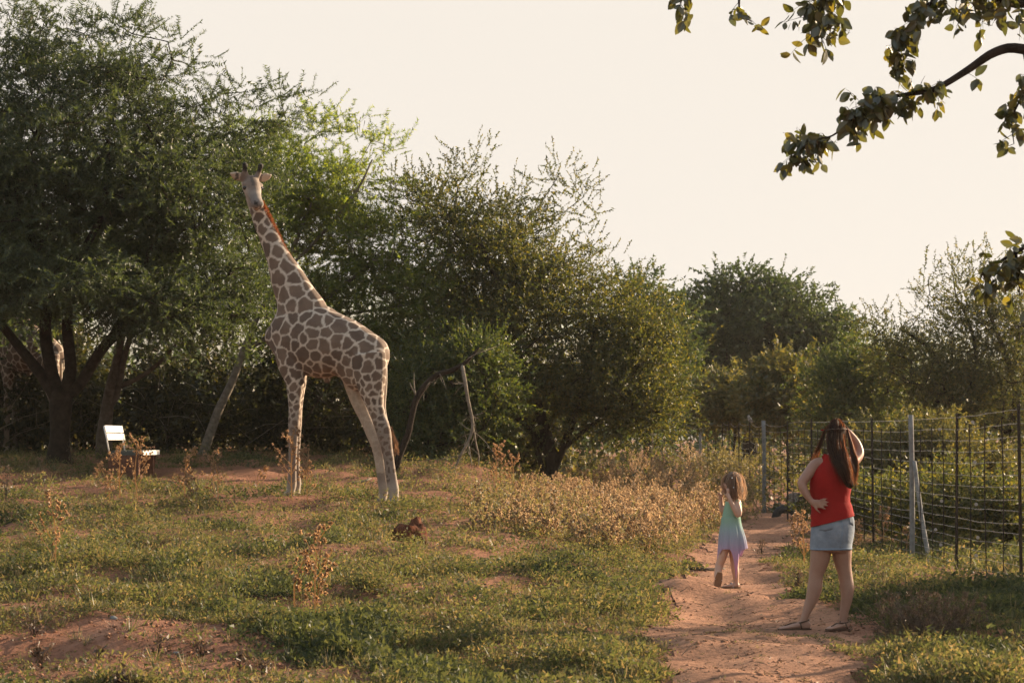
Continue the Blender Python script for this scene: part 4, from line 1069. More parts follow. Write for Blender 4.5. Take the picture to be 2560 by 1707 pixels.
# dead brown bush on the right of the path
cb = ground(2320, 1605); root = thing('dead_bush', cb, 'dead brown twiggy bush in the grass right of the woman', 'bush'); rg = np.random.default_rng(77); g = Geo()
for k in range(130):
    a = rg.uniform(0, 6.28); L = rg.uniform(.2, .48); d = A([math.cos(a), math.sin(a) * .7, rg.uniform(.3, 1.3)]); d = d / np.linalg.norm(d); p0 = A([rg.normal() * .12, rg.normal() * .1, -.02])
    m_ = p0 + d * L * .5 + rg.normal(size=3) * .03; tube(g, [p0, m_, p0 + d * L + rg.normal(size=3) * .03], [.0035, .0026, .0012], 3, 1)
    for j in range(3):
        q = p0 + d * L * rg.uniform(.4, 1); tube(g, [q, q + unit(d + rg.normal(size=3) * .7) * L * .35], [.002, .001], 3, 1)
v, f = g.out(); kind(obj('twig', mesh_np('twig', v, f), M['dead'], root), 'stuff')
hd = np.repeat(np.clip(rg.normal(size=(420, 3)), -1.5, 1.5) * A([.24, .2, .1]) + A([0, 0, .2]), 1, 0); hd[:, 2] = np.abs(hd[:, 2])
v, q = scatter([forb(rg, 8, .03, .03, .02, .008)], hd, rg.normal(size=hd.shape), rg.uniform(.8, 1.4, len(hd)), rg); kind(obj('dry_leaves', mesh_np('dry_leaves', v, q), M['dead'], root), 'stuff')

# ------------------------------------------------------------------ giraffe
def giraffe_mat():
    m, n, b = nodes_of('giraffe_coat')
    def at(nm):
        a = n.nodes.new('ShaderNodeAttribute'); a.attribute_name = nm; return a.outputs['Fac']
    def mix(fac, c1, c2):
        x = n.nodes.new('ShaderNodeMix'); x.data_type = 'RGBA'; n.links.new(fac, x.inputs[0])
        for k, c in ((6, c1), (7, c2)):
            if isinstance(c, tuple): x.inputs[k].default_value = (*c, 1)
            else: n.links.new(c, x.inputs[k])
        return x.outputs[2]
    br = ramp(n, at('tone'), [(0, (.085, .056, .041)), (.5, (.128, .084, .061)), (1, (.175, .118, .084))])
    t = noise(n, 40, 5)
    pale = ramp(n, t.outputs[0], [(.3, (.43, .35, .28)), (.7, (.54, .455, .375))])
    c = mix(at('patch'), pale, br); c = mix(at('tan'), c, (.17, .11, .078)); c = mix(at('grey'), c, (.155, .13, .118)); c = mix(at('dark'), c, (.022, .018, .017))
    x = n.nodes.new('ShaderNodeMix'); x.data_type = 'RGBA'; x.blend_type = 'MULTIPLY'; x.inputs[0].default_value = .5
    n.links.new(c, x.inputs[6]); t2 = noise(n, 7, 5); n.links.new(ramp(n, t2.outputs[0], [(.35, (.72, .72, .72)), (.65, (1.1, 1.1, 1.1))]), x.inputs[7])
    n.links.new(x.outputs[2], b.inputs['Base Color']); b.inputs['Roughness'].default_value = .75; b.inputs['Specular IOR Level'].default_value = .25
    b.inputs['Sheen Weight'].default_value = .08; b.inputs['Sheen Roughness'].default_value = .4
    bump(n, b, t.outputs[0], .25, .01)
    return m
M['giraffe'] = giraffe_mat()
M['mane'] = mat_leaf('mane_hair', [(0, (.075, .032, .018)), (1, (.15, .065, .034))], (2.6, 1.7, 1.1), .45, .1)
M['tail_hair'] = mat_leaf('tail_hair', [(0, (.05, .03, .02)), (1, (.14, .085, .05))], (2, 1.6, 1.2), .4)
M['eye'] = mat_noise('dark_eye', [(.3, (.008, .006, .005)), (.7, (.015, .01, .008))], 20, .15, 0, 0, .6)

PSI = math.radians(22)
hd_ = A([-math.cos(PSI), math.sin(PSI), 0]); nl = A([-math.sin(PSI), -math.cos(PSI), 0])
GC = P(840, 1250, 28.25)
def G(u, v, l=0):
    d = ray(u, v); o = A([0, 0, CH]); t = (l - np.dot(nl, o - GC)) / np.dot(nl, d)
    return o + d * t
SPX = 28.25 / F
g = Geo()
def gl(st, ref=None, n=18, sub=5):
    v, f = loft(st, nl if ref is None else ref, n=n, sub=sub); g.add(v, f)
tor = [(950, 905, 960, .12), (941, 868, 985, .215), (920, 836, 985, .265), (888, 811, 955, .29), (855, 789, 940, .32), (815, 768, 946, .35), (775, 752, 936, .34), (735, 748, 925, .30), (702, 775, 905, .23), (680, 812, 872, .13)]
gl([(G(u, (a + b) / 2), (b - a) / 2 * SPX, w_) for u, a, b, w_ in tor])
gl([(G(770, 830), .40, .27), (G(752, 775), .36, .25), (G(738, 737), .285, .20), (G(716, 688), .235, .165), (G(694, 637), .165, .135), (G(671, 586), .137, .115), (G(656, 556), .122, .10), (G(645, 528), .105, .092), (G(634, 498), .10, .09), (G(628, 476), .09, .085)])
for l, pts in [(.15, [(722, 838, 44, .13), (728, 900, 40, .13), (737, 950, 26, .105), (737, 985, 20, .085), (737, 1020, 16.5, .07), (735, 1058, 15.5, .072), (733.5, 1085, 12, .055), (732, 1130, 9.5, .045), (731, 1180, 9, .042), (729, 1208, 11, .05), (727, 1222, 9.5, .047), (722, 1236, 13.5, .065), (720, 1243, 14.5, .072)]),
               (-.15, [(730, 838, 44, .13), (737, 900, 38, .13), (744, 950, 24, .105), (743, 985, 18, .085), (742, 1020, 15, .07), (741, 1058, 14, .07), (740.5, 1085, 11, .055), (740, 1130, 9, .045), (741, 1180, 8.5, .042), (742, 1205, 10, .05), (741, 1216, 9, .047), (738, 1226, 13, .065), (737, 1233, 14, .07)]),
               (.17, [(922, 880, 46, .15), (925, 930, 44, .155), (930, 970, 35, .135), (936, 1003, 24.5, .105), (945, 1035, 20, .08), (955, 1062, 20, .075), (961, 1085, 16.5, .066), (966, 1110, 13, .055), (972, 1145, 11.5, .048), (978, 1190, 12, .048), (983, 1220, 12.5, .055), (985, 1236, 10.5, .05), (985, 1252, 13, .065), (984, 1263, 14.5, .072)]),
               (-.17, [(900, 890, 44, .15), (890, 930, 40, .15), (893, 970, 30, .12), (899, 1003, 21.5, .10), (911, 1035, 17, .08), (923, 1062, 16.5, .075), (933, 1085, 15, .066), (942, 1110, 13, .055), (949, 1145, 11.5, .048), (955, 1190, 11, .048), (959, 1218, 11.5, .055), (957, 1234, 10, .05), (954, 1248, 12, .065), (952, 1259, 13.5, .07)])]:
    gl([(G(u, v, l), a * SPX * (1 + .2 * float(smooth(1060, 1100, v))), b_ * (1 + .2 * float(smooth(1060, 1100, v)))) for u, v, a, b_ in pts], n=14)
v, f = ball(G(676, 838), .08, .10, .14, 12); g.add(v, f)          # brisket
v, f = ball(G(818, 948), .05, .04, .04, 10); g.add(v, f)
# head, turned towards the camera
HB = G(627, 462)
hx = unit(A([.33, -.745, -.575])); hr = unit(np.cross(hx, A([0, 0, 1.]))); hu = np.cross(hr, hx)
hp = lambda f_, r_, u_: HB + hx * f_ + hr * r_ + hu * u_
hst = [(-.14, -.01, .075, .08), (-.06, .0, .125, .115), (.03, .005, .135, .125), (.12, -.01, .118, .118), (.22, -.025, .088, .095), (.32, -.035, .076, .083), (.40, -.045, .078, .085), (.455, -.05, .066, .075), (.49, -.055, .035, .045)]
gl([(hp(a, 0, u_), h_, w_) for a, u_, h_, w_ in hst], ref=hr)
gl([(hp(.05, 0, -.10), .05, .06), (hp(.22, 0, -.11), .042, .05), (hp(.36, 0, -.115), .038, .048), (hp(.44, 0, -.115), .026, .035)], ref=hr)   # jaw
for s in (-1, 1):
    v, f = ball(hp(.07, s * .105, .045), .045, .045, .045, 10); g.add(v, f)       # brow
    v, f = ball(hp(.44, s * .04, -.015), .03, .03, .026, 8); g.add(v, f)          # nostril
    gl([(hp(-.03, s * .055, .07), .055, .05), (hp(-.055, s * .085, .14), .042, .04), (hp(-.075, s * .105, .22), .034, .034), (hp(-.085, s * .11, .265), .041, .041), (hp(-.088, s * .112, .30), .030, .030)], ref=hr, n=12)
    e0 = hp(-.07, s * .10, .06)
    ea = unit(hr * s * 1.0 + hu * .40 - hx * .05)
    gl([(e0, .035, .026), (e0 + ea * .05, .06, .024), (e0 + ea * .095, .075, .02), (e0 + ea * .15, .058, .017), (e0 + ea * .21, .014, .013)], ref=hx, n=12)
gme = remesh(g, .0155, 5, .5)
gv = coords(gme)
root = thing('giraffe', [*G(840, 1250)[:2], T(*G(840, 1250)[:2])], 'tall giraffe standing in the open with its head turned to face the viewer', 'giraffe')
# coat pattern: one seed per patch, size by body region
def to_uv(p):
    d = p - A([0, 0, CH]); z = d[:, 1] * CP + d[:, 2] * SP
    return d[:, 0] / z * F + 1280, 853.5 - (d[:, 2] * CP - d[:, 1] * SP) / z * F
uu, vv = to_uv(gv)
hl = gv - HB; hf, hrr, huu = hl @ hx, hl @ hr, hl @ hu
inhead = (vv < 515) & ((hf > -.02) | (huu > .04) | (vv < 470))
rad = np.interp(vv, [520, 560, 640, 760, 880, 930, 980, 1030, 1080, 1130, 1270], [.085, .125, .17, .165, .145, .115, .085, .075, .075, .072, .06])
rp = np.random.default_rng(77); seeds = []; sr = []
for i in rp.permutation(len(gv)):
    if inhead[i]: continue
    p = gv[i]; r_ = rad[i]
    if seeds and np.any(np.sum((SA[:len(seeds)] - p) ** 2, 1) < (r_ * .98) ** 2): continue
    if not seeds: SA = np.zeros((4000, 3))
    SA[len(seeds)] = p; seeds.append(p); sr.append(r_ * rp.uniform(.72, 1.25))
SAa = A(seeds); sr = A(sr)
jit = np.stack([noise2(gv[:, 0] * 22, gv[:, 2] * 22, 51), noise2(gv[:, 1] * 22 + 9, gv[:, 2] * 22, 52), noise2(gv[:, 0] * 22 + 4, gv[:, 2] * 22 + 7, 53)], -1) - .5
q_ = gv + jit * .034
d1 = np.full(len(gv), 9.); d2 = d1.copy(); k1 = np.zeros(len(gv), int)
for k in range(len(SAa)):
    dd = np.sqrt(((q_ - SAa[k]) ** 2).sum(1)) / sr[k]
    b1 = dd < d1
    d2 = np.where(b1, d1, np.minimum(d2, dd)); k1 = np.where(b1, k, k1); d1 = np.where(b1, dd, d1)
edge = (d2 - d1) * sr[k1] * .5
lw = np.interp(vv, [520, 600, 800, 940, 1000, 1100], [.013, .016, .011, .010, .010, .010])
patch = smooth(lw - .004, lw + .005, edge)
sp = rp.random(len(SAa)); sp_keep = np.interp(vv, [980, 1060, 1130, 1230], [1.0, .97, .9, .2])
patch *= (sp[k1] < sp_keep)
inner = smooth(.2, .6, A([0.0]))[0]
patch *= 1 - smooth(1060, 1110, vv) * (uu < 800) * .85           # plain pale lower front legs
patch *= 1 - .75 * smooth(1195, 1215, vv)
lat = (gv - GC) @ nl
patch = np.where((vv > 935) & (uu > 835) & (uu < 962) & (lat < -.03), patch * .2, patch)                   # plain inner side of the far hind leg
patch[inhead] = 0
tone = sp[k1] * .7 + .3 * noise2(gv[:, 0] * 9, gv[:, 2] * 9, 61)
tanm = np.zeros(len(gv)); tanm = np.where(inhead & (huu > .03), .85 * smooth(.02, .07, huu) * (1 - smooth(.2, .3, hf)), tanm)
ear = inhead & (np.abs(hrr) > .15) & (huu < .2)
tanm[ear] = 0.12
tanm = np.where(vv > 1000, .62 * smooth(985, 1100, vv) * (1 - .6 * smooth(1190, 1215, vv)), tanm)
dark = np.where(inhead & (huu > .185), smooth(.17, .22, huu), 0.0)
dark = np.where(ear & (hf < .4), .8 * smooth(.165, .18, np.abs(hrr)) * (1 - smooth(.215, .23, np.abs(hrr))) * (np.abs(noise2(gv[:, 2] * 30, gv[:, 0] * 30, 66) - .5) < .28) * (gv[:, 1] < e0[1]), dark)
dark = np.where(inhead & (np.abs(hrr) < .04) & (hf > -.02) & (hf < .16) & (huu > .05), .45, dark)
dark = np.where(inhead & (hf > .36) & (np.abs(np.abs(hrr) - .042) < .02) & (np.abs(huu + .012) < .02), .9, dark)
dark = np.where(inhead & (hf > .2) & (np.abs(huu + .088) < .012), .7, dark)
grey = np.where(inhead & ~ear, .42 + .45 * smooth(.14, .3, hf) + .25 * (noise2(hf * 18, hrr * 18 + huu * 9, 71) - .4), 0)
grey = np.clip(grey, 0, 1)
grey = np.maximum(grey, .35 * smooth(1000, 1080, vv) * (1 - patch) * (vv > 990))
grey = np.maximum(grey, .7 * smooth(1238, 1248, vv) * (vv > 1200))
tanm = np.where(inhead, tanm, tanm * 1.25 * (1 - patch))
inner = (vv > 935) & (uu > 835) & (uu < 962) & (lat < -.03); tanm = np.where(inner & (vv < 1180), .25, tanm); grey = np.where(inner & (vv < 1180), 0, grey)  # sunlit glow of the far hind leg put into its coat colour
for nm, a_ in [('patch', patch), ('tone', tone), ('tan', tanm), ('dark', dark), ('grey', grey)]: attr(gme, nm, a_)
off = A(root.location)
gme.vertices.foreach_set('co', (gv - off).astype(np.float32).ravel()); gme.update()
obj('body', gme, M['giraffe'], root)
for s in (-1, 1):
    v, f = ball(hp(.105, s * .108, .022), .036, .036, .034, 12); part('eye', v, f, M['eye'], root, True)
# mane: upright bristles along the crest of the neck
MB = catmull([G(655, 500), G(670, 535), G(687, 572), G(704, 610), G(727, 652), G(748, 690), G(772, 722), G(800, 745)], 30)
rm = np.random.default_rng(88); V = []
for k in range(2600):
    t = rm.random() ** .9 * (len(MB) - 2); i = int(t); p = MB[i]; tg = unit(MB[i + 1] - MB[i])
    out = unit(np.cross(tg, nl)); out = out if out[0] > 0 else -out
    L = np.interp(i / len(MB), [0, .1, .5, .8, 1], [.03, .05, .06, .055, .03]) * rm.uniform(.7, 1.15)
    p = p - out * .035 + nl * rm.normal() * .012; d = unit(out + tg * rm.uniform(-.1, .5) + nl * rm.normal() * .12)
    s = nl * .0028 if rm.random() < .5 else tg * .0028
    L += .03; V += [p - s, p + s, p + d * L + s * .25, p + d * L - s * .25]
part('mane', V, np.arange(len(V)).reshape(-1, 4), M['mane'], root)
# tail with tuft
g = Geo(); tube(g, [G(952, 872), G(962, 905), G(964, 960), G(961, 1010), G(966, 1045), G(974, 1070)], [.035, .03, .022, .018, .016, .014], 8, 4)
v, f = g.out(); tl = part('tail', v, f, M['giraffe'], root, True)
for nm in ('patch', 'tone', 'tan', 'dark', 'grey'): attr(tl.data, nm, np.zeros(len(tl.data.vertices)))
V = []; p0 = G(974, 1066)
for k in range(260):
    d = unit(A([.16, -.02, -1.]) + rm.normal(size=3) * .10); L = rm.uniform(.18, .36); s = unit(np.cross(d, rm.normal(size=3))) * .0025
    p = p0 + rm.normal(size=3) * .012; V += [p - s, p + s, p + d * L + A([.04, 0, 0]) * rm.random() + s * .3, p + d * L - s * .3]
part('tail_tuft', V, np.arange(len(V)).reshape(-1, 4), M['tail_hair'], root)
g_first = root

# second giraffe in the shade behind the acacia: same build, farther away
ng = root.copy(); COL.objects.link(ng); ng.name = 'giraffe'
tag(ng, 'shaded giraffe half hidden behind the forked trunk of the dark acacia', 'giraffe')
Y2 = 40.3; x2 = (85 - 1280) / F * Y2
ng.location = (x2, Y2, T(x2, Y2) + (root.location[2] - T(root.location[0], root.location[1])) - .03)
ng.rotation_euler = (0, 0, math.radians(-12))
for ch in list(root.children):
    c = ch.copy(); COL.objects.link(c); c.parent = ng

# ------------------------------------------------------------------ people
def skin_mat(name, c0, c1):
    m, n, b = nodes_of(name); t = noise(n, 14, 4)
    n.links.new(ramp(n, t.outputs[0], [(.3, c0), (.7, c1)]), b.inputs['Base Color'])
    b.inputs['Roughness'].default_value = .5; b.inputs['Specular IOR Level'].default_value = .35
    b.inputs['Subsurface Weight'].default_value = .15; b.inputs['Subsurface Radius'].default_value = (.02, .008, .004)
    return m
M['skin'] = skin_mat('skin', (.30, .165, .12), (.35, .20, .15)); M['skin_girl'] = skin_mat('girl_skin', (.42, .25, .185), (.48, .30, .225))
def cloth(name, stops, wscale=260, rough=.9):
    m, n, b = nodes_of(name); t = noise(n, 9, 5)
    n.links.new(ramp(n, t.outputs[0], stops), b.inputs['Base Color']); b.inputs['Roughness'].default_value = rough; b.inputs['Specular IOR Level'].default_value = .15
    t2 = noise(n, wscale, 2); t3 = noise(n, 16, 3); ad = n.nodes.new('ShaderNodeMath'); ad.operation = 'MULTIPLY_ADD'; ad.inputs[1].default_value = .12
    n.links.new(t2.outputs[0], ad.inputs[0]); n.links.new(t3.outputs[0], ad.inputs[2]); bump(n, b, ad.outputs[0], .6, .012); return m, n, b
M['red'], _, bb_ = cloth('red_cotton', [(.3, (.22, .009, .009)), (.7, (.30, .014, .013))])
M['denim'], _, _ = cloth('faded_denim', [(.3, (.14, .165, .21)), (.55, (.21, .24, .29)), (.75, (.29, .32, .365))])
M['denim_seam'], _, _ = cloth('denim_seam', [(.3, (.14, .18, .25)), (.7, (.22, .27, .34))])
M['sandal'] = mat_noise('brown_leather', [(.3, (.06, .035, .025)), (.7, (.11, .065, .045))], 20, .6, .2, .003)
M['hair'] = mat_leaf('brown_hair', [(0, (.012, .007, .005)), (.6, (.045, .024, .015)), (1, (.085, .05, .03))], (6.5, 4.0, 2.3), .42, .1)
M['hair_core'] = mat_noise('hair_core', [(.3, (.018, .010, .008)), (.7, (.04, .022, .015))], 30, .9, .3, .004, .08)
M['hair_girl'] = mat_leaf('light_brown_hair', [(0, (.13, .092, .07)), (1, (.32, .24, .18))], (2.8, 2.3, 1.8), .55, .12)
M['hair_girl_core'] = mat_noise('light_hair_core', [(.3, (.12, .085, .066)), (.7, (.20, .145, .112))], 30, .9, .3, .004, .08)
def dress_mat():
    m = bpy.data.materials.new('dip_dyed_cotton'); m.use_nodes = True; n = m.node_tree; n.nodes.clear()
    out = n.nodes.new('ShaderNodeOutputMaterial'); a = n.nodes.new('ShaderNodeAttribute'); a.attribute_name = 'dye'
    c = ramp(n, a.outputs['Fac'], [(0, (.56, .30, .44)), (.2, (.50, .36, .54)), (.42, (.38, .40, .50)), (.6, (.34, .44, .46)), (.75, (.32, .48, .40)), (1, (.33, .52, .38))])
    d = n.nodes.new('ShaderNodeBsdfDiffuse'); t = n.nodes.new('ShaderNodeBsdfTranslucent'); x = n.nodes.new('ShaderNodeMixShader'); x.inputs[0].default_value = .3
    n.links.new(c, d.inputs[0]); n.links.new(c, t.inputs[0]); n.links.new(d.outputs[0], x.inputs[1]); n.links.new(t.outputs[0], x.inputs[2]); n.links.new(x.outputs[0], out.inputs[0])
    return m
M['dress'] = dress_mat()

def finger(g, pts, r, n=8):
    tube(g, pts, [r, r, r * .92, r * .6][:len(pts)] if len(pts) == 4 else [r] * len(pts), n, 3)

def strands(paths, n, wd, rng, jit, seg=12):
    """ribbons of hair: paths = list of polylines (guide hairs); each ribbon blends two neighbouring guides"""
    V = []; Q = []; c = 0
    gs = [A(catmull(p, 6)) for p in paths]
    L = min(len(x) for x in gs); gs = [x[np.linspace(0, len(x) - 1, seg).astype(int)] for x in gs]
    for k in range(n):
        i = rng.integers(0, len(gs)); j = min(i + 1, len(gs) - 1); a = rng.random(); p = gs[i] * (1 - a) + gs[j] * a
        t = np.linspace(0, 1, seg)[:, None]
        ph = rng.uniform(0, 6.28); p = p + rng.normal(size=3) * jit * (.35 + t) + np.sin(t * rng.uniform(6, 13) + ph) * rng.normal(size=3) * jit * .8 * t
        e = int(seg * rng.uniform(.75, 1)); p = p[:max(e, 4)]
        s = unit(rng.normal(size=3)) * wd
        for m_, q in enumerate(p):
            ww = s * (1 - .7 * m_ / len(p)); V += [q - ww, q + ww]
        for m_ in range(len(p) - 1): Q.append((c + 2 * m_, c + 2 * m_ + 1, c + 2 * m_ + 3, c + 2 * m_ + 2))
        c += 2 * len(p)
    return A(V), A(Q)

# ---- woman
YW = 16.72; SW = YW / F
Wp = lambda u, v, d=0: P(u, v, YW + d)
g = Geo(); RY_ = A([0, 1., 0])
def wl(st, ref=RY_, n=16, sub=4):
    vv_, ff_ = loft([(Wp(s[0], s[1], s[4] if len(s) > 4 else 0), s[2] * SW, s[3]) for s in st], ref, n, sub); g.add(vv_, ff_)
wl([(2079, 1378, 44, .11), (2080, 1350, 48, .12), (2081, 1320, 47, .125), (2079, 1295, 45, .11), (2076, 1255, 42, .095), (2076, 1218, 44, .10), (2080, 1185, 42, .105), (2083, 1163, 37, .095), (2087, 1146, 25, .065), (2090, 1128, 16.5, .052), (2090, 1106, 15.5, .052), (2090, 1090, 15, .05)])
# head with face looking left and away
vv_, ff_ = ball(Wp(2090, 1083, .01), 24 * SW, .092, 35 * SW, 16); g.add(vv_, ff_)
vv_, ff_ = ball(Wp(2084, 1092, .04), 20 * SW, .07, 26 * SW, 14); g.add(vv_, ff_)
wl([(2074, 1086, 4, .012, .10), (2070, 1092, 4.5, .014, .105), (2071, 1098, 4, .012, .10)], n=8)      # nose
for su, dv in ((2066, .03),): 
    vv_, ff_ = ball(Wp(su + 2, 1090, dv), .012, .02, .028, 8); g.add(vv_, ff_)                        # ear
# left arm, hand on the hip
wl([(2058, 1158, 15, .05, 0), (2041, 1160, 15.5, .048, 0), (2028, 1174, 14.6, .045, -.02), (2015, 1191, 13, .041, -.04), (2005, 1206, 11.5, .038, -.06), (2009, 1222, 10.8, .036, -.075), (2018, 1238, 8.8, .03, -.09), (2026, 1249, 7.2, .025, -.10), (2033, 1255, 8.5, .02, -.115), (2042, 1258, 11, .016, -.125), (2049, 1259, 10, .013, -.13)])
for a, b_ in [((2046, 1251), (2069, 1245)), ((2049, 1256), (2073, 1254)), ((2049, 1261), (2071, 1263)), ((2046, 1266), (2066, 1271.5))]:
    m1 = (a[0] * .55 + b_[0] * .45, a[1] * .55 + b_[1] * .45 - .6)
    finger(g, [Wp(*a, -.128), Wp(*m1, -.139), Wp(a[0] * .2 + b_[0] * .8, a[1] * .2 + b_[1] * .8, -.138), Wp(*b_, -.130)], .0082)
finger(g, [Wp(2033, 1257, -.118), Wp(2038, 1268, -.135), Wp(2045, 1276, -.138), Wp(2052, 1282, -.132)], .0088)
# right arm raised, hand shading the eyes
wl([(2112, 1160, 17, .055, 0), (2124, 1157, 15.5, .05, .02), (2137, 1150, 13, .045, .07), (2147, 1139, 11.5, .04, .11), (2149, 1127, 10.5, .037, .13), (2143, 1108, 9.5, .032, .14), (2133, 1092, 8, .028, .14), (2122, 1079, 6.5, .022, .13), (2112, 1073, 7.5, .016, .13), (2100, 1069, 8.5, .014, .125)])
for k in range(4):
    finger(g, [Wp(2102, 1066 + k * 3.4, .125), Wp(2090, 1064.5 + k * 3.2, .135), Wp(2078, 1065 + k * 3.2, .138), Wp(2066 + k, 1067 + k * 3.2, .13)], .008)
finger(g, [Wp(2112, 1079, .125), Wp(2106, 1086, .12), Wp(2100, 1090, .11), Wp(2096, 1092, .105)], .009)
# legs and feet
wl([(2055, 1350, 26, .10), (2052, 1380, 26, .095), (2048, 1405, 23.5, .085), (2041.5, 1430, 18.6, .066), (2039, 1446, 18, .062), (2036, 1472, 18.6, .066), (2028, 1500, 15, .054), (2016, 1530, 10.3, .039), (2010, 1548, 9.6, .036), (2012, 1560, 14, .036), (2014, 1569, 13, .032)])
wl([(2105, 1350, 25, .10, .02), (2105, 1380, 25, .095, .02), (2107, 1405, 21.5, .082, .02), (2112, 1430, 18, .068, .02), (2115, 1448, 17.5, .064, .02), (2118, 1470, 17.5, .068, .02), (2116, 1500, 14, .056, .02), (2110, 1530, 10.8, .042, .02), (2108, 1548, 10.5, .04, .02), (2111, 1561, 12, .036, .02), (2113, 1570, 11, .032, .02)])
UZ = A([0, 0, 1.])
wl([(2025, 1564, .030 / SW * .9, .030), (2012, 1561, .034 / SW, .031), (1992, 1563, .026 / SW, .036), (1970, 1567, .018 / SW, .040), (1953, 1569.5, .012 / SW, .034), (1946, 1570.5, .007 / SW, .02)], n=12)
wl([(2122, 1566, .028 / SW, .030, .02), (2112, 1563, .034 / SW, .031, .02), (2098, 1564.5, .026 / SW, .036, -.04), (2084, 1567.5, .018 / SW, .040, -.1), (2074, 1570, .012 / SW, .034, -.14), (2069, 1571, .007 / SW, .02, -.16)], n=12)
wme = remesh(g, .0072, 4, .45)
wroot = thing('person', [*Wp(2065, 1573)[:2], T(*Wp(2065, 1573)[:2])], 'woman in red sleeveless top and short denim skirt shading her eyes', 'person')
dz_w = 0.0
def to_root(me, root):
    v = coords(me) - A(root.location); me.vertices.foreach_set('co', v.astype(np.float32).ravel()); me.update(); return me
obj('body', to_root(wme, wroot), M['skin'], wroot)
def shell(st, root, name, mat, fn=None, n=56, sub=8, ref=RY_, base=None):
    base = base or Wp; S_ = SW if base is Wp else SG
    vv_, ff_ = loft([(base(s[0], s[1], s[4] if len(s) > 4 else 0), s[2] * S_, s[3]) for s in st], ref, n, sub, cap=False, fn=fn)
    return vv_, ff_
def tshirt_wrinkle(t, th):
    lowr = smooth(.45, 1, A([t]))[0]
    return 1 + lowr * .03 * math.sin(t * 52 + 1.6 * math.sin(th * 2 + 1)) * (0.5 + .5 * math.sin(th + .4)) + .008 * math.sin(3 * th + t * 9)
TOP = [(2089, 1141, 29, .075), (2087, 1150, 32, .09), (2085, 1164, 36.5, .105), (2081, 1180, 43, .117), (2077, 1196, 49, .122), (2076, 1218, 50.5, .118), (2076, 1240, 47.5, .112), (2077, 1262, 48, .117), (2080, 1284, 51, .135), (2081.5, 1302, 53, .147)]
v, f = shell(TOP, wroot, 'top', M['red'], tshirt_wrinkle)
uq, vq = to_uv(A(v)); nrow = len(v) // 56; tt = np.repeat(np.linspace(0, 1, nrow), 56)
v = A(v); v[:, 2] -= smooth(.6, 1, tt) * (2082 - uq) / 50 * 9.5 * SW * -1 * -1                # hem hangs lower on the left
top = part('top', v, f, M['red'], wroot, True)
sm_ = top.modifiers.new('s', 'SOLIDIFY'); sm_.thickness = .004; sm_.offset = 1
def skirt_fn(t, th): return 1 + .012 * math.sin(th * 4 + t * 5) * t + .006 * math.sin(t * 26 + th * 3) * math.sin(th)
SK = [(2081, 1288, 48.5, .128), (2081, 1300, 50, .133), (2082, 1315, 52.5, .14), (2081, 1335, 53, .142), (2078, 1355, 52, .137), (2077, 1373, 51.5, .135)]
v, f = shell(SK, wroot, 'skirt', M['denim'], skirt_fn); v = A(v); uq, _ = to_uv(v); nrow = len(v) // 56; tt = np.repeat(np.linspace(0, 1, nrow), 56)
v[:, 2] += (uq - 2078) / 50 * (8 * (1 - tt) + 3 * tt) * SW
sk = part('skirt', v, f, M['denim'], wroot, True); sm_ = sk.modifiers.new('s', 'SOLIDIFY'); sm_.thickness = .004; sm_.offset = 1
SKV = v.reshape(nrow, 56, 3); SKC = SKV.mean(1, keepdims=True)
def skirt_patch(name, t0, t1, a0, a1, lift, mat, point=False, nr=7, nc=9):
    """panel lying proud of the skirt: t down the skirt, a = image-angle (front of picture is the wearer's back)"""
    V = []
    for i in range(nr):
        for j in range(nc):
            fr = j / (nc - 1); t = t0 + (t1 - t0) * i / (nr - 1)
            if point and i == nr - 1: t = t1 + .05 * (1 - abs(2 * fr - 1))
            a = (a0 + (a1 - a0) * fr) % (2 * math.pi); r_ = t * (nrow - 1); i0 = min(int(r_), nrow - 2); c_ = a / (2 * math.pi) * 56; j0 = int(c_) % 56; j1 = (j0 + 1) % 56; fa, fb = r_ - i0, c_ - int(c_)
            p = (SKV[i0, j0] * (1 - fb) + SKV[i0, j1] * fb) * (1 - fa) + (SKV[i0 + 1, j0] * (1 - fb) + SKV[i0 + 1, j1] * fb) * fa
            o = p - SKC[i0, 0]; o[2] = 0; V.append(p + unit(o) * lift)
    Q = [(i * nc + j, i * nc + j + 1, (i + 1) * nc + j + 1, (i + 1) * nc + j) for i in range(nr - 1) for j in range(nc - 1)]
    o = part(name, V, Q, mat, sk, True); s = o.modifiers.new('s', 'SOLIDIFY'); s.thickness = .003; s.offset = 1
# work out which loft angle faces the camera
jn = int(np.argmin(SKV[nrow // 2, :, 1])); a_b = jn / 56 * 2 * math.pi; sgn = 1 if SKV[nrow // 2, (jn + 4) % 56, 0] > SKV[nrow // 2, jn, 0] else -1
AB = lambda off_: a_b + sgn * off_
skirt_patch('pocket', .22, .46, AB(-.82), AB(-.12), .0055, M['denim'], True)
skirt_patch('pocket', .12, .38, AB(.75), AB(1.35), .0055, M['denim'], True)
skirt_patch('waistband', .02, .17, AB(-1.5), AB(1.5), .0055, M['denim_seam'], nr=3, nc=24)
skirt_patch('hem', .93, .995, AB(-1.55), AB(1.55), .005, M['denim_seam'], nr=3, nc=24)
skirt_patch('seam', .17, .93, AB(.30), AB(.34), .0055, M['denim_seam'], nr=10, nc=2)
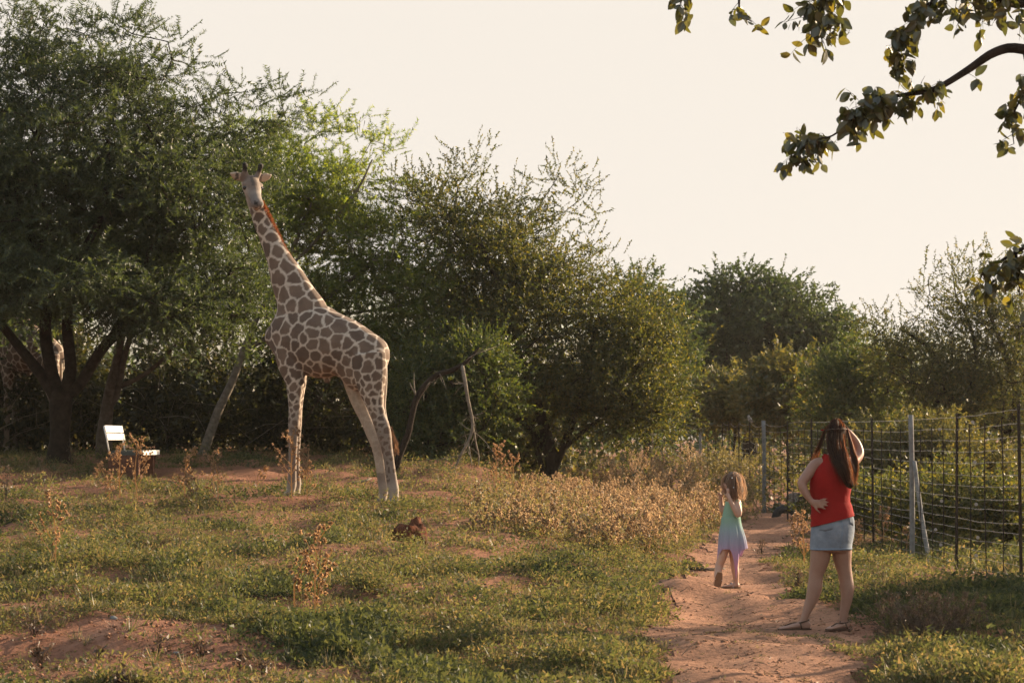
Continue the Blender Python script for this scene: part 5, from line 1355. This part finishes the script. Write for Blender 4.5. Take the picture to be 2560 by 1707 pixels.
# hair
rh = np.random.default_rng(500)
gh = Geo()
vv_, ff_ = ball(Wp(2090, 1079, .0), 24.5 * SW, .10, 32 * SW, 16); gh.add(vv_, ff_)
vv_, ff_ = loft([(Wp(u, v_, d), a * SW, b_) for u, v_, a, b_, d in [(2090, 1075, 21, .08, -.02), (2088, 1095, 21, .085, -.03), (2089, 1118, 20, .07, -.05), (2095, 1140, 18, .05, -.09), (2104, 1163, 15, .036, -.115), (2114, 1187, 11, .028, -.125), (2123, 1207, 12, .024, -.125), (2130, 1219, 5, .012, -.12)]], RY_, 16, 4); gh.add(vv_, ff_)
hme = remesh(gh, .008, 4, .5); obj('hair', to_root(hme, wroot), M['hair_core'], wroot)
hair = [o for o in wroot.children if o.name.startswith('hair')][0]
guides = []
for k in range(13):
    a = k / 12; side = (a - .5) * 2
    guides.append([Wp(2091 + side * 6, 1047 + 1.5 * abs(side), -.01), Wp(2090 + side * 18, 1056 + 4 * abs(side), -.055 * (1 - .5 * abs(side)) - .02), Wp(2089 + side * 21, 1082, -.085 * (1 - .75 * abs(side)) - .015), Wp(2089 + side * 21, 1112, -.10 * (1 - .5 * abs(side)) - .02),
                   Wp(2096 + side * 20, 1142, -.13), Wp(2106 + side * 17, 1168, -.155), Wp(2116 + side * 13, 1194, -.155), Wp(2126 + side * 11, 1217, -.15)])
v, q = strands(guides, 1000, .0017, rh, .010); o = part('strand', v, q, M['hair'], hair); kind(o, 'stuff')
gl2 = []
for k in range(4):   # lock over the left shoulder and loose lock on the right
    gl2.append([Wp(2066, 1066, .0), Wp(2060 - k, 1085, .0), Wp(2056 - k * 2, 1105, .0), Wp(2051 - k * 3, 1125, .01), Wp(2046 - k * 4, 1142, .02), Wp(2036 - k * 4, 1156, .03)])
v, q = strands(gl2, 150, .0018, rh, .008); kind(part('strand', v, q, M['hair'], hair), 'stuff')
gl2 = []
for k in range(5):
    gl2.append([Wp(2116, 1066, .0), Wp(2120 + k, 1090, -.02), Wp(2125 + k * 2, 1120, -.04), Wp(2131 + k * 3, 1150, -.05), Wp(2135 + k * 2, 1180, -.06), Wp(2131 + k * 2, 1203, -.06), Wp(2138 + k * 3, 1219, -.06)])
v, q = strands(gl2, 230, .0018, rh, .007); kind(part('strand', v, q, M['hair'], hair), 'stuff')
# hair tie and red sunglasses arm / bow at the temple
g = Geo(); tube(g, [Wp(2064, 1076, -.03), Wp(2078, 1072, -.09), Wp(2094, 1072.5, -.115), Wp(2108, 1071, -.10), Wp(2117, 1072, -.05)], [.004] * 5, 6, 3); v, f = g.out(); part('hair_band', v, f, M['sandal'], hair, True)
g = Geo(); tube(g, [Wp(2064, 1074, .03), Wp(2056, 1074.5, .06), Wp(2051, 1074, .07)], [.007, .006, .003], 6, 2); v, f = g.out(); part('hair_clip', v, f, M['red'], hair, True)
# sandals
for (u0, u1, d0, d1, va, vb_) in [(2028, 1944, 0, 0, 1571.5, 1572.5), (2125, 2067, .02, -.17, 1572, 1573.5)]:
    h0, t0 = Wp(u0, va, d0), Wp(u1, vb_, d1); L = t0 - h0; sd = unit(np.cross(L, UZ)); V = []; n_ = 12
    so = thing_part = None
    for z in (0, .012):
        for k in range(n_ * 2):
            t = (k if k < n_ else 2 * n_ - 1 - k) / (n_ - 1); s = 1 if k < n_ else -1
            wd = .034 + .012 * math.sin(math.pi * (t * .8 + .1)) - .022 * max(0, t - .8) / .2 - .012 * max(0, .12 - t) / .12
            p = h0 + L * t + sd * s * wd; p[2] = h0[2] + (t0[2] - h0[2]) * t - .004 + z; V.append(p)
    m_ = n_ * 2; Q = [tuple(range(m_))[::-1], tuple(range(m_, 2 * m_))] + [(k, (k + 1) % m_, m_ + (k + 1) % m_, m_ + k) for k in range(m_)]
    so = part('sandal', V, Q, M['sandal'], wroot)
    an = h0 + L * .22 + UZ * .062
    g = Geo(); ring = [an + (L / np.linalg.norm(L)) * math.cos(a) * .043 + sd * math.sin(a) * .038 + UZ * (-.012 * math.cos(a)) for a in np.linspace(0, 2 * math.pi, 17)]
    tube(g, ring, [.0055] * 17, 6, 1)
    for s in (-1, 1): tube(g, [an + (L / np.linalg.norm(L)) * .03 + sd * s * .030 - UZ * .008, h0 + L * .30 + sd * s * .043 + UZ * .008], [.0055] * 2, 6, 1)
    tube(g, [an + (L / np.linalg.norm(L)) * .043 - UZ * .012, h0 + L * .58 + UZ * .05, h0 + L * .82 + UZ * .022], [.0055] * 3, 6, 3)
    v, f = g.out(); part('strap', v, f, M['sandal'], so, True)

# ---- girl
YG = 20.95; SG = YG / F
Gp = lambda u, v, d=0: P(u, v, YG + d)
g = Geo()
def kl(st, ref=RY_, n=14, sub=4):
    vv_, ff_ = loft([(Gp(s[0], s[1], s[4] if len(s) > 4 else 0), s[2] * SG, s[3]) for s in st], ref, n, sub); g.add(vv_, ff_)
kl([(1822, 1350, 20, .075), (1824, 1325, 22, .08), (1827, 1300, 21, .075), (1831, 1280, 21, .073), (1834, 1263, 21, .07), (1836, 1252, 17, .055), (1835, 1244, 9.5, .036), (1833, 1232, 9, .034)])
vv_, ff_ = ball(Gp(1832, 1208), 21 * SG, .088, 27 * SG, 16); g.add(vv_, ff_)
vv_, ff_ = ball(Gp(1823, 1216), 17 * SG, .066, 20 * SG, 14); g.add(vv_, ff_)
kl([(1807, 1208, 3, .010), (1803.5, 1215, 3.4, .011), (1805.5, 1219, 3, .010)], n=8)
kl([(1808, 1225, 3, .016), (1806, 1228, 3, .014), (1809, 1232, 4, .018)], n=8)
vv_, ff_ = ball(Gp(1826, 1214, -.07), .014, .008, .02, 8); g.add(vv_, ff_)
# near arm, hand at the cheek
kl([(1841, 1256, 9, .036, -.06), (1845, 1268, 8.5, .034, -.085), (1847.5, 1280, 7.8, .031, -.10), (1845, 1287, 7.2, .029, -.105), (1838, 1276, 6.8, .027, -.11), (1830, 1260, 6, .024, -.11), (1824.5, 1248, 5, .02, -.105), (1821.5, 1241, 5.6, .013, -.10), (1819, 1234, 5.6, .011, -.095)])
for k in range(4): finger(g, [Gp(1820.5 + k * 1.5 - 3, 1236, -.095), Gp(1817 + k * 2.1, 1228, -.10), Gp(1816 + k * 2.2, 1223.5 - k * .3, -.095), Gp(1816.5 + k * 2.2, 1220 - k * .2, -.085)], .0064)
finger(g, [Gp(1818, 1242, -.095), Gp(1813.5, 1238, -.09), Gp(1811.5, 1234, -.085), Gp(1811, 1231, -.08)], .0068)
# far arm, hand held out in front of the face
kl([(1824, 1258, 8, .034, .07), (1813, 1272, 7.5, .03, .10), (1806, 1276, 7, .027, .11), (1803, 1262, 6, .024, .11), (1803, 1249, 5, .02, .10), (1802, 1242, 5.4, .013, .09), (1801.5, 1237, 5.2, .011, .085)])
for k in range(4): finger(g, [Gp(1803.5 - k * 1.4, 1239, .085), Gp(1801.5 - k * 1.9, 1234, .08), Gp(1800 - k * 2, 1231 + k * .6, .075), Gp(1798.5 - k * 1.7, 1229 + k * 1.2, .07)], .0062)
finger(g, [Gp(1805, 1241, .085), Gp(1807, 1238, .08), Gp(1808, 1234.5, .075), Gp(1808.2, 1232, .07)], .0066)
# legs: left in picture trails with its sole to the camera, right stands flat
kl([(1815, 1345, 12, .06, -.02), (1812, 1370, 11.5, .056, -.03), (1805, 1395, 10.8, .052, -.035), (1798.5, 1412, 10.2, .046, -.03), (1795.5, 1428, 9.5, .044, -.06), (1793.5, 1440, 8, .036, -.10), (1794, 1447, 7, .032, -.115), (1795, 1452, 7.5, .028, -.105)])
kl([(1797, 1438, 7.5, .022, -.13), (1796, 1446, 9, .023, -.12), (1794.5, 1456, 9.5, .021, -.10), (1793, 1466, 9.5, .018, -.085), (1792, 1472, 7, .014, -.075)])
kl([(1832, 1345, 14, .062, .02), (1834, 1375, 13, .057, .02), (1836, 1400, 11, .05, .02), (1837, 1415, 10, .045, .02), (1839, 1432, 9, .044, .02), (1840, 1448, 7, .034, .02), (1840, 1457, 7, .031, .02), (1841, 1464, 7.5, .03, .02)])
kl([(1847, 1464.5, .022 / SG, .024, .02), (1840, 1462, .026 / SG, .025, .02), (1829, 1463, .019 / SG, .028, .0), (1818, 1464.5, .013 / SG, .03, -.01), (1808, 1465.5, .009 / SG, .024, -.02), (1804.5, 1466, .005 / SG, .014, -.02)], n=12)
kme = remesh(g, .0064, 4, .45)
kroot = thing('person', [*Gp(1825, 1470)[:2], T(*Gp(1825, 1470)[:2])], 'small girl in a green to lilac dip-dyed dress walking on the path', 'person')
obj('body', to_root(kme, kroot), M['skin_girl'], kroot)
def dye(o, vals): attr(o.data, 'dye', vals)
def bod_fn(t, th): return 1 + .012 * math.sin(t * 48)
v, f = shell([(1834, 1255, 20.5, .078), (1833, 1266, 21.5, .081), (1830, 1282, 22, .082), (1827, 1300, 23, .085)], kroot, 'bodice', None, bod_fn, 40, 8, base=Gp)
v = A(v); o = part('bodice', v, f, M['dress'], kroot, True); _, vq = to_uv(v); dye(o, np.interp(vq, [1250, 1285, 1305], [1, .9, .78])); s = o.modifiers.new('s', 'SOLIDIFY'); s.thickness = .003
def skfn(t, th): return 1 + t * (.055 * math.sin(th * 13 + 1) + .05 * math.sin(th * 7) + .03 * math.sin(th * 22))
v, f = shell([(1827.5, 1292, 23.6, .089), (1828, 1310, 26, .10), (1829, 1330, 30, .125), (1831, 1352, 33.5, .145), (1831.5, 1371, 35.5, .155)], kroot, 'dress_skirt', None, skfn, 120, 6, base=Gp)
v = A(v); nrow = len(v) // 120; row = np.repeat(np.arange(nrow), 120) / (nrow - 1); uq, vq = to_uv(v)
th = np.tile(np.arange(120) / 120 * 2 * math.pi, nrow); nearf = (v[:, 1] < YG)
# handkerchief hem: long points at the left and the middle, short elsewhere
drop = 27 * np.exp(-((uq - 1792) / 8) ** 2) + 74 * np.exp(-((uq - 1841) / 8.5) ** 2) * nearf + 22 * np.exp(-((uq - 1852) / 7) ** 2) * (~nearf) + 30 * np.exp(-((uq - 1808) / 6) ** 2) * (~nearf)
v[:, 2] -= smooth(.55, 1, row) * drop * SG
v[:, 0] -= smooth(.7, 1, row) * np.exp(-((uq - 1841) / 9) ** 2) * nearf * (uq - 1841) * SG * .75
v[:, 1] += smooth(.7, 1, row) * np.exp(-((uq - 1841) / 9) ** 2) * nearf * .05
o = part('dress_skirt', v, f, M['dress'], kroot, True); _, vq = to_uv(v); dye(o, np.interp(vq, [1297, 1318, 1340, 1362, 1385, 1425], [.8, .62, .46, .34, .18, 0])); s = o.modifiers.new('s', 'SOLIDIFY'); s.thickness = .002
for sx in (0, 1):
    g = Geo(); tube(g, [Gp(1850 - sx * 4, 1258, .05), Gp(1846 - sx * 3, 1248, .0), Gp(1843 - sx * 5, 1245, -.03), Gp(1846 - sx * 3, 1256, -.065)], [.005] * 4, 6, 3); v, f = g.out(); o = part('strap', v, f, M['dress'], kroot, True); dye(o, np.ones(len(v)))
gh = Geo(); vv_, ff_ = ball(Gp(1833, 1205), 24 * SG, .10, 27.5 * SG, 16); gh.add(vv_, ff_)
vv_, ff_ = loft([(Gp(u, v_, d), a * SG, b_) for u, v_, a, b_, d in [(1834, 1200, 22, .09, 0), (1837, 1218, 22, .088, -.01), (1841, 1232, 20, .08, -.01), (1845, 1245, 14, .06, -.01)]], RY_, 14, 4); gh.add(vv_, ff_)
hme = remesh(gh, .008, 4, .5); khair = obj('hair', to_root(hme, kroot), M['hair_girl_core'], kroot)
gd = []
for k in range(15):
    s = (k / 14 - .5) * 2; y = -.10 * math.cos(s * 1.5)
    gd.append([Gp(1832 + s * 4, 1179.5, 0), Gp(1834 + s * 19, 1187, y * .7), Gp(1835 + s * 25, 1204, y * 1.05), Gp(1837 + s * 25, 1224, y * 1.08), Gp(1840 + s * 23, 1241, y * 1.05), Gp(1843 + s * 22, 1255 - 2 * (1 - abs(s)), y)])
v, q = strands(gd, 620, .0018, rh, .007); kind(part('strand', v, q, M['hair_girl'], khair), 'stuff')
gd = []
for k in range(4): gd.append([Gp(1828, 1180, 0), Gp(1814, 1188, -.05 + k * .03), Gp(1806, 1200, -.06 + k * .035), Gp(1804 + k, 1208, -.06 + k * .035), Gp(1810 + k * 2, 1232, -.06), Gp(1812 + k * 2, 1250, -.05)])
v, q = strands(gd, 130, .0018, rh, .006); kind(part('strand', v, q, M['hair_girl'], khair), 'stuff')
M['bead'] = mat_noise('white_bead', [(.3, (.7, .7, .7)), (.7, (.8, .8, .8))], 20, .3, 0)
for u, v_ in ((1830, 1194), (1834, 1218)):
    vv_, ff_ = ball(Gp(u, v_, -.118), .006, .006, .006, 8); part('bead', vv_, ff_, M['bead'], khair, True)
# flip-flops
sole = A([[(-.020 - .012 * math.sin(math.pi * min(1, t * 1.1))) * s, t, 0] for s in (1, -1) for t in (np.linspace(0, 1, 9) if s == 1 else np.linspace(1, 0, 9))])
def flip(h0, t0, nrm):
    L = t0 - h0; sd = unit(np.cross(L, nrm)); nn_ = unit(np.cross(sd, L)); V = []
    for z in (0, .011): V += [h0 + L * p[1] + sd * p[0] * 1.15 + nn_ * z for p in sole]
    m_ = len(sole); Q = [tuple(range(m_))[::-1], tuple(range(m_, 2 * m_))] + [(k, (k + 1) % m_, m_ + (k + 1) % m_, m_ + k) for k in range(m_)]
    o = part('sandal', V, Q, M['flip'], kroot); g = Geo(); mid_ = h0 + L * .45 + nn_ * .045
    tube(g, [h0 + L * .4 + sd * .033, mid_ + sd * .012, mid_ - sd * .012, h0 + L * .4 - sd * .033], [.006] * 4, 6, 3); v, f = g.out(); part('strap', v, f, M['flip_s'], o, True)
M['flip'] = mat_noise('tan_sole', [(.3, (.16, .10, .065)), (.7, (.22, .14, .09))], 30, .8, .3, .002); M['flip_s'] = mat_noise('pale_strap', [(.3, (.34, .33, .36)), (.7, (.45, .44, .47))], 30, .5, 0)
flip(Gp(1849, 1469, .03), Gp(1802.5, 1470, -.03), UZ)
flip(Gp(1800, 1430, -.178), Gp(1791.5, 1475, -.125), unit(A([0, 1., -.12])))

# ------------------------------------------------------------------ grazing antelope beyond the fence
YA = 44.0; ra_ = np.random.default_rng(600); SAx = YA / F; Ap = lambda u, v, d=0: P(u, v, YA + d)
gva = vg(1990, YA)
g = Geo(); sc_a = 1.0
def al(st, ref=RY_, n=12, sub=3):
    vv_, ff_ = loft([(Ap(s[0], s[1], s[4] if len(s) > 4 else 0), s[2] * SAx, s[3]) for s in st], ref, n, sub); g.add(vv_, ff_)
al([(1977, 1252, 12, .10, -.25), (1982, 1247, 15, .15, -.15), (1988, 1246, 16, .2, .1), (1990, 1247, 15.5, .2, .45), (1992, 1250, 12, .12, .62)], ref=A([1., 0, 0]))
al([(1979, 1250, 8, .07, -.3), (1972, 1262, 6, .055, -.42), (1967, 1272, 5, .045, -.5)])
al([(1967, 1271, 5.5, .05, -.5), (1964, 1279, 5, .045, -.54), (1962, 1287, 3, .03, -.57)])
for (u, d, top) in [(1980, -.15, 1256), (1988, -.12, 1256), (1986, .5, 1256), (1997, .52, 1256)]:
    al([(u, top, 5, .05, d), (u, top + 12, 3.2, .03, d), (u - .5, (top + gva) / 2 + 4, 2.4, .022, d), (u, gva - 3, 1.9, .018, d), (u, vg(u, YA + d) + .5, 2.4, .024, d)], n=8)
for s in (-1, 1):
    vv_, ff_ = ball(Ap(1967 + s * 5, 1269, -.47), .05, .015, .03, 8); g.add(vv_, ff_)
ame = remesh(g, .014, 4, .5)
M['antelope'] = mat_noise('antelope_coat', [(.35, (.13, .095, .075)), (.65, (.22, .165, .13))], 6, .9, .2, .01)
aroot = thing('antelope', gpt(1988, YA), 'small grey-brown antelope grazing with lowered head behind the fence', 'antelope')
obj('body', to_root(ame, aroot), M['antelope'], aroot)
g = Geo(); tube(g, [Ap(1993, 1243, -.27), Ap(1990, 1252, -.30), Ap(1989, 1258, -.29)], [.02, .03, .012], 6, 2); v, f = g.out(); part('tail', v, f, M['tag'], aroot, True)

# ------------------------------------------------------------------ warm dusty evening air
v, f = box((0, 150, 8.0), A([320., 0, 0]), A([0, 330., 0]), A([0, 0, 11.]))
hz_ = kind(tag(obj('haze', mesh_np('haze', v, f), None), 'thin warm dusty evening air over the whole clearing', 'haze'), 'stuff')
hm = bpy.data.materials.new('haze_air'); hm.use_nodes = True; hn = hm.node_tree; hn.nodes.clear()
ho = hn.nodes.new('ShaderNodeOutputMaterial'); hv = hn.nodes.new('ShaderNodeVolumePrincipled')
hv.inputs['Color'].default_value = (1.0, .95, .88, 1); hv.inputs['Density'].default_value = .0002; hv.inputs['Anisotropy'].default_value = .5
hn.links.new(hv.outputs[0], ho.inputs['Volume']); hz_.data.materials.append(hm)

# rest the two people on the path surface
for rt, feet in ((wroot, [(Wp(1985, 1573), 0), (Wp(2095, 1573.5, -.05), 0)]), (kroot, [(Gp(1826, 1470), 0)])):
    dz = np.mean([T(p[0], p[1]) + .012 - p[2] for p, _ in feet]); rt.location.z += float(dz)
gf = [G(722, 1241, .15), G(738, 1231, -.15), G(984, 1261, .17), G(952, 1257, -.17)]
g_first.location.z += float(np.mean([T(p[0], p[1]) - p[2] for p in gf])) - .005
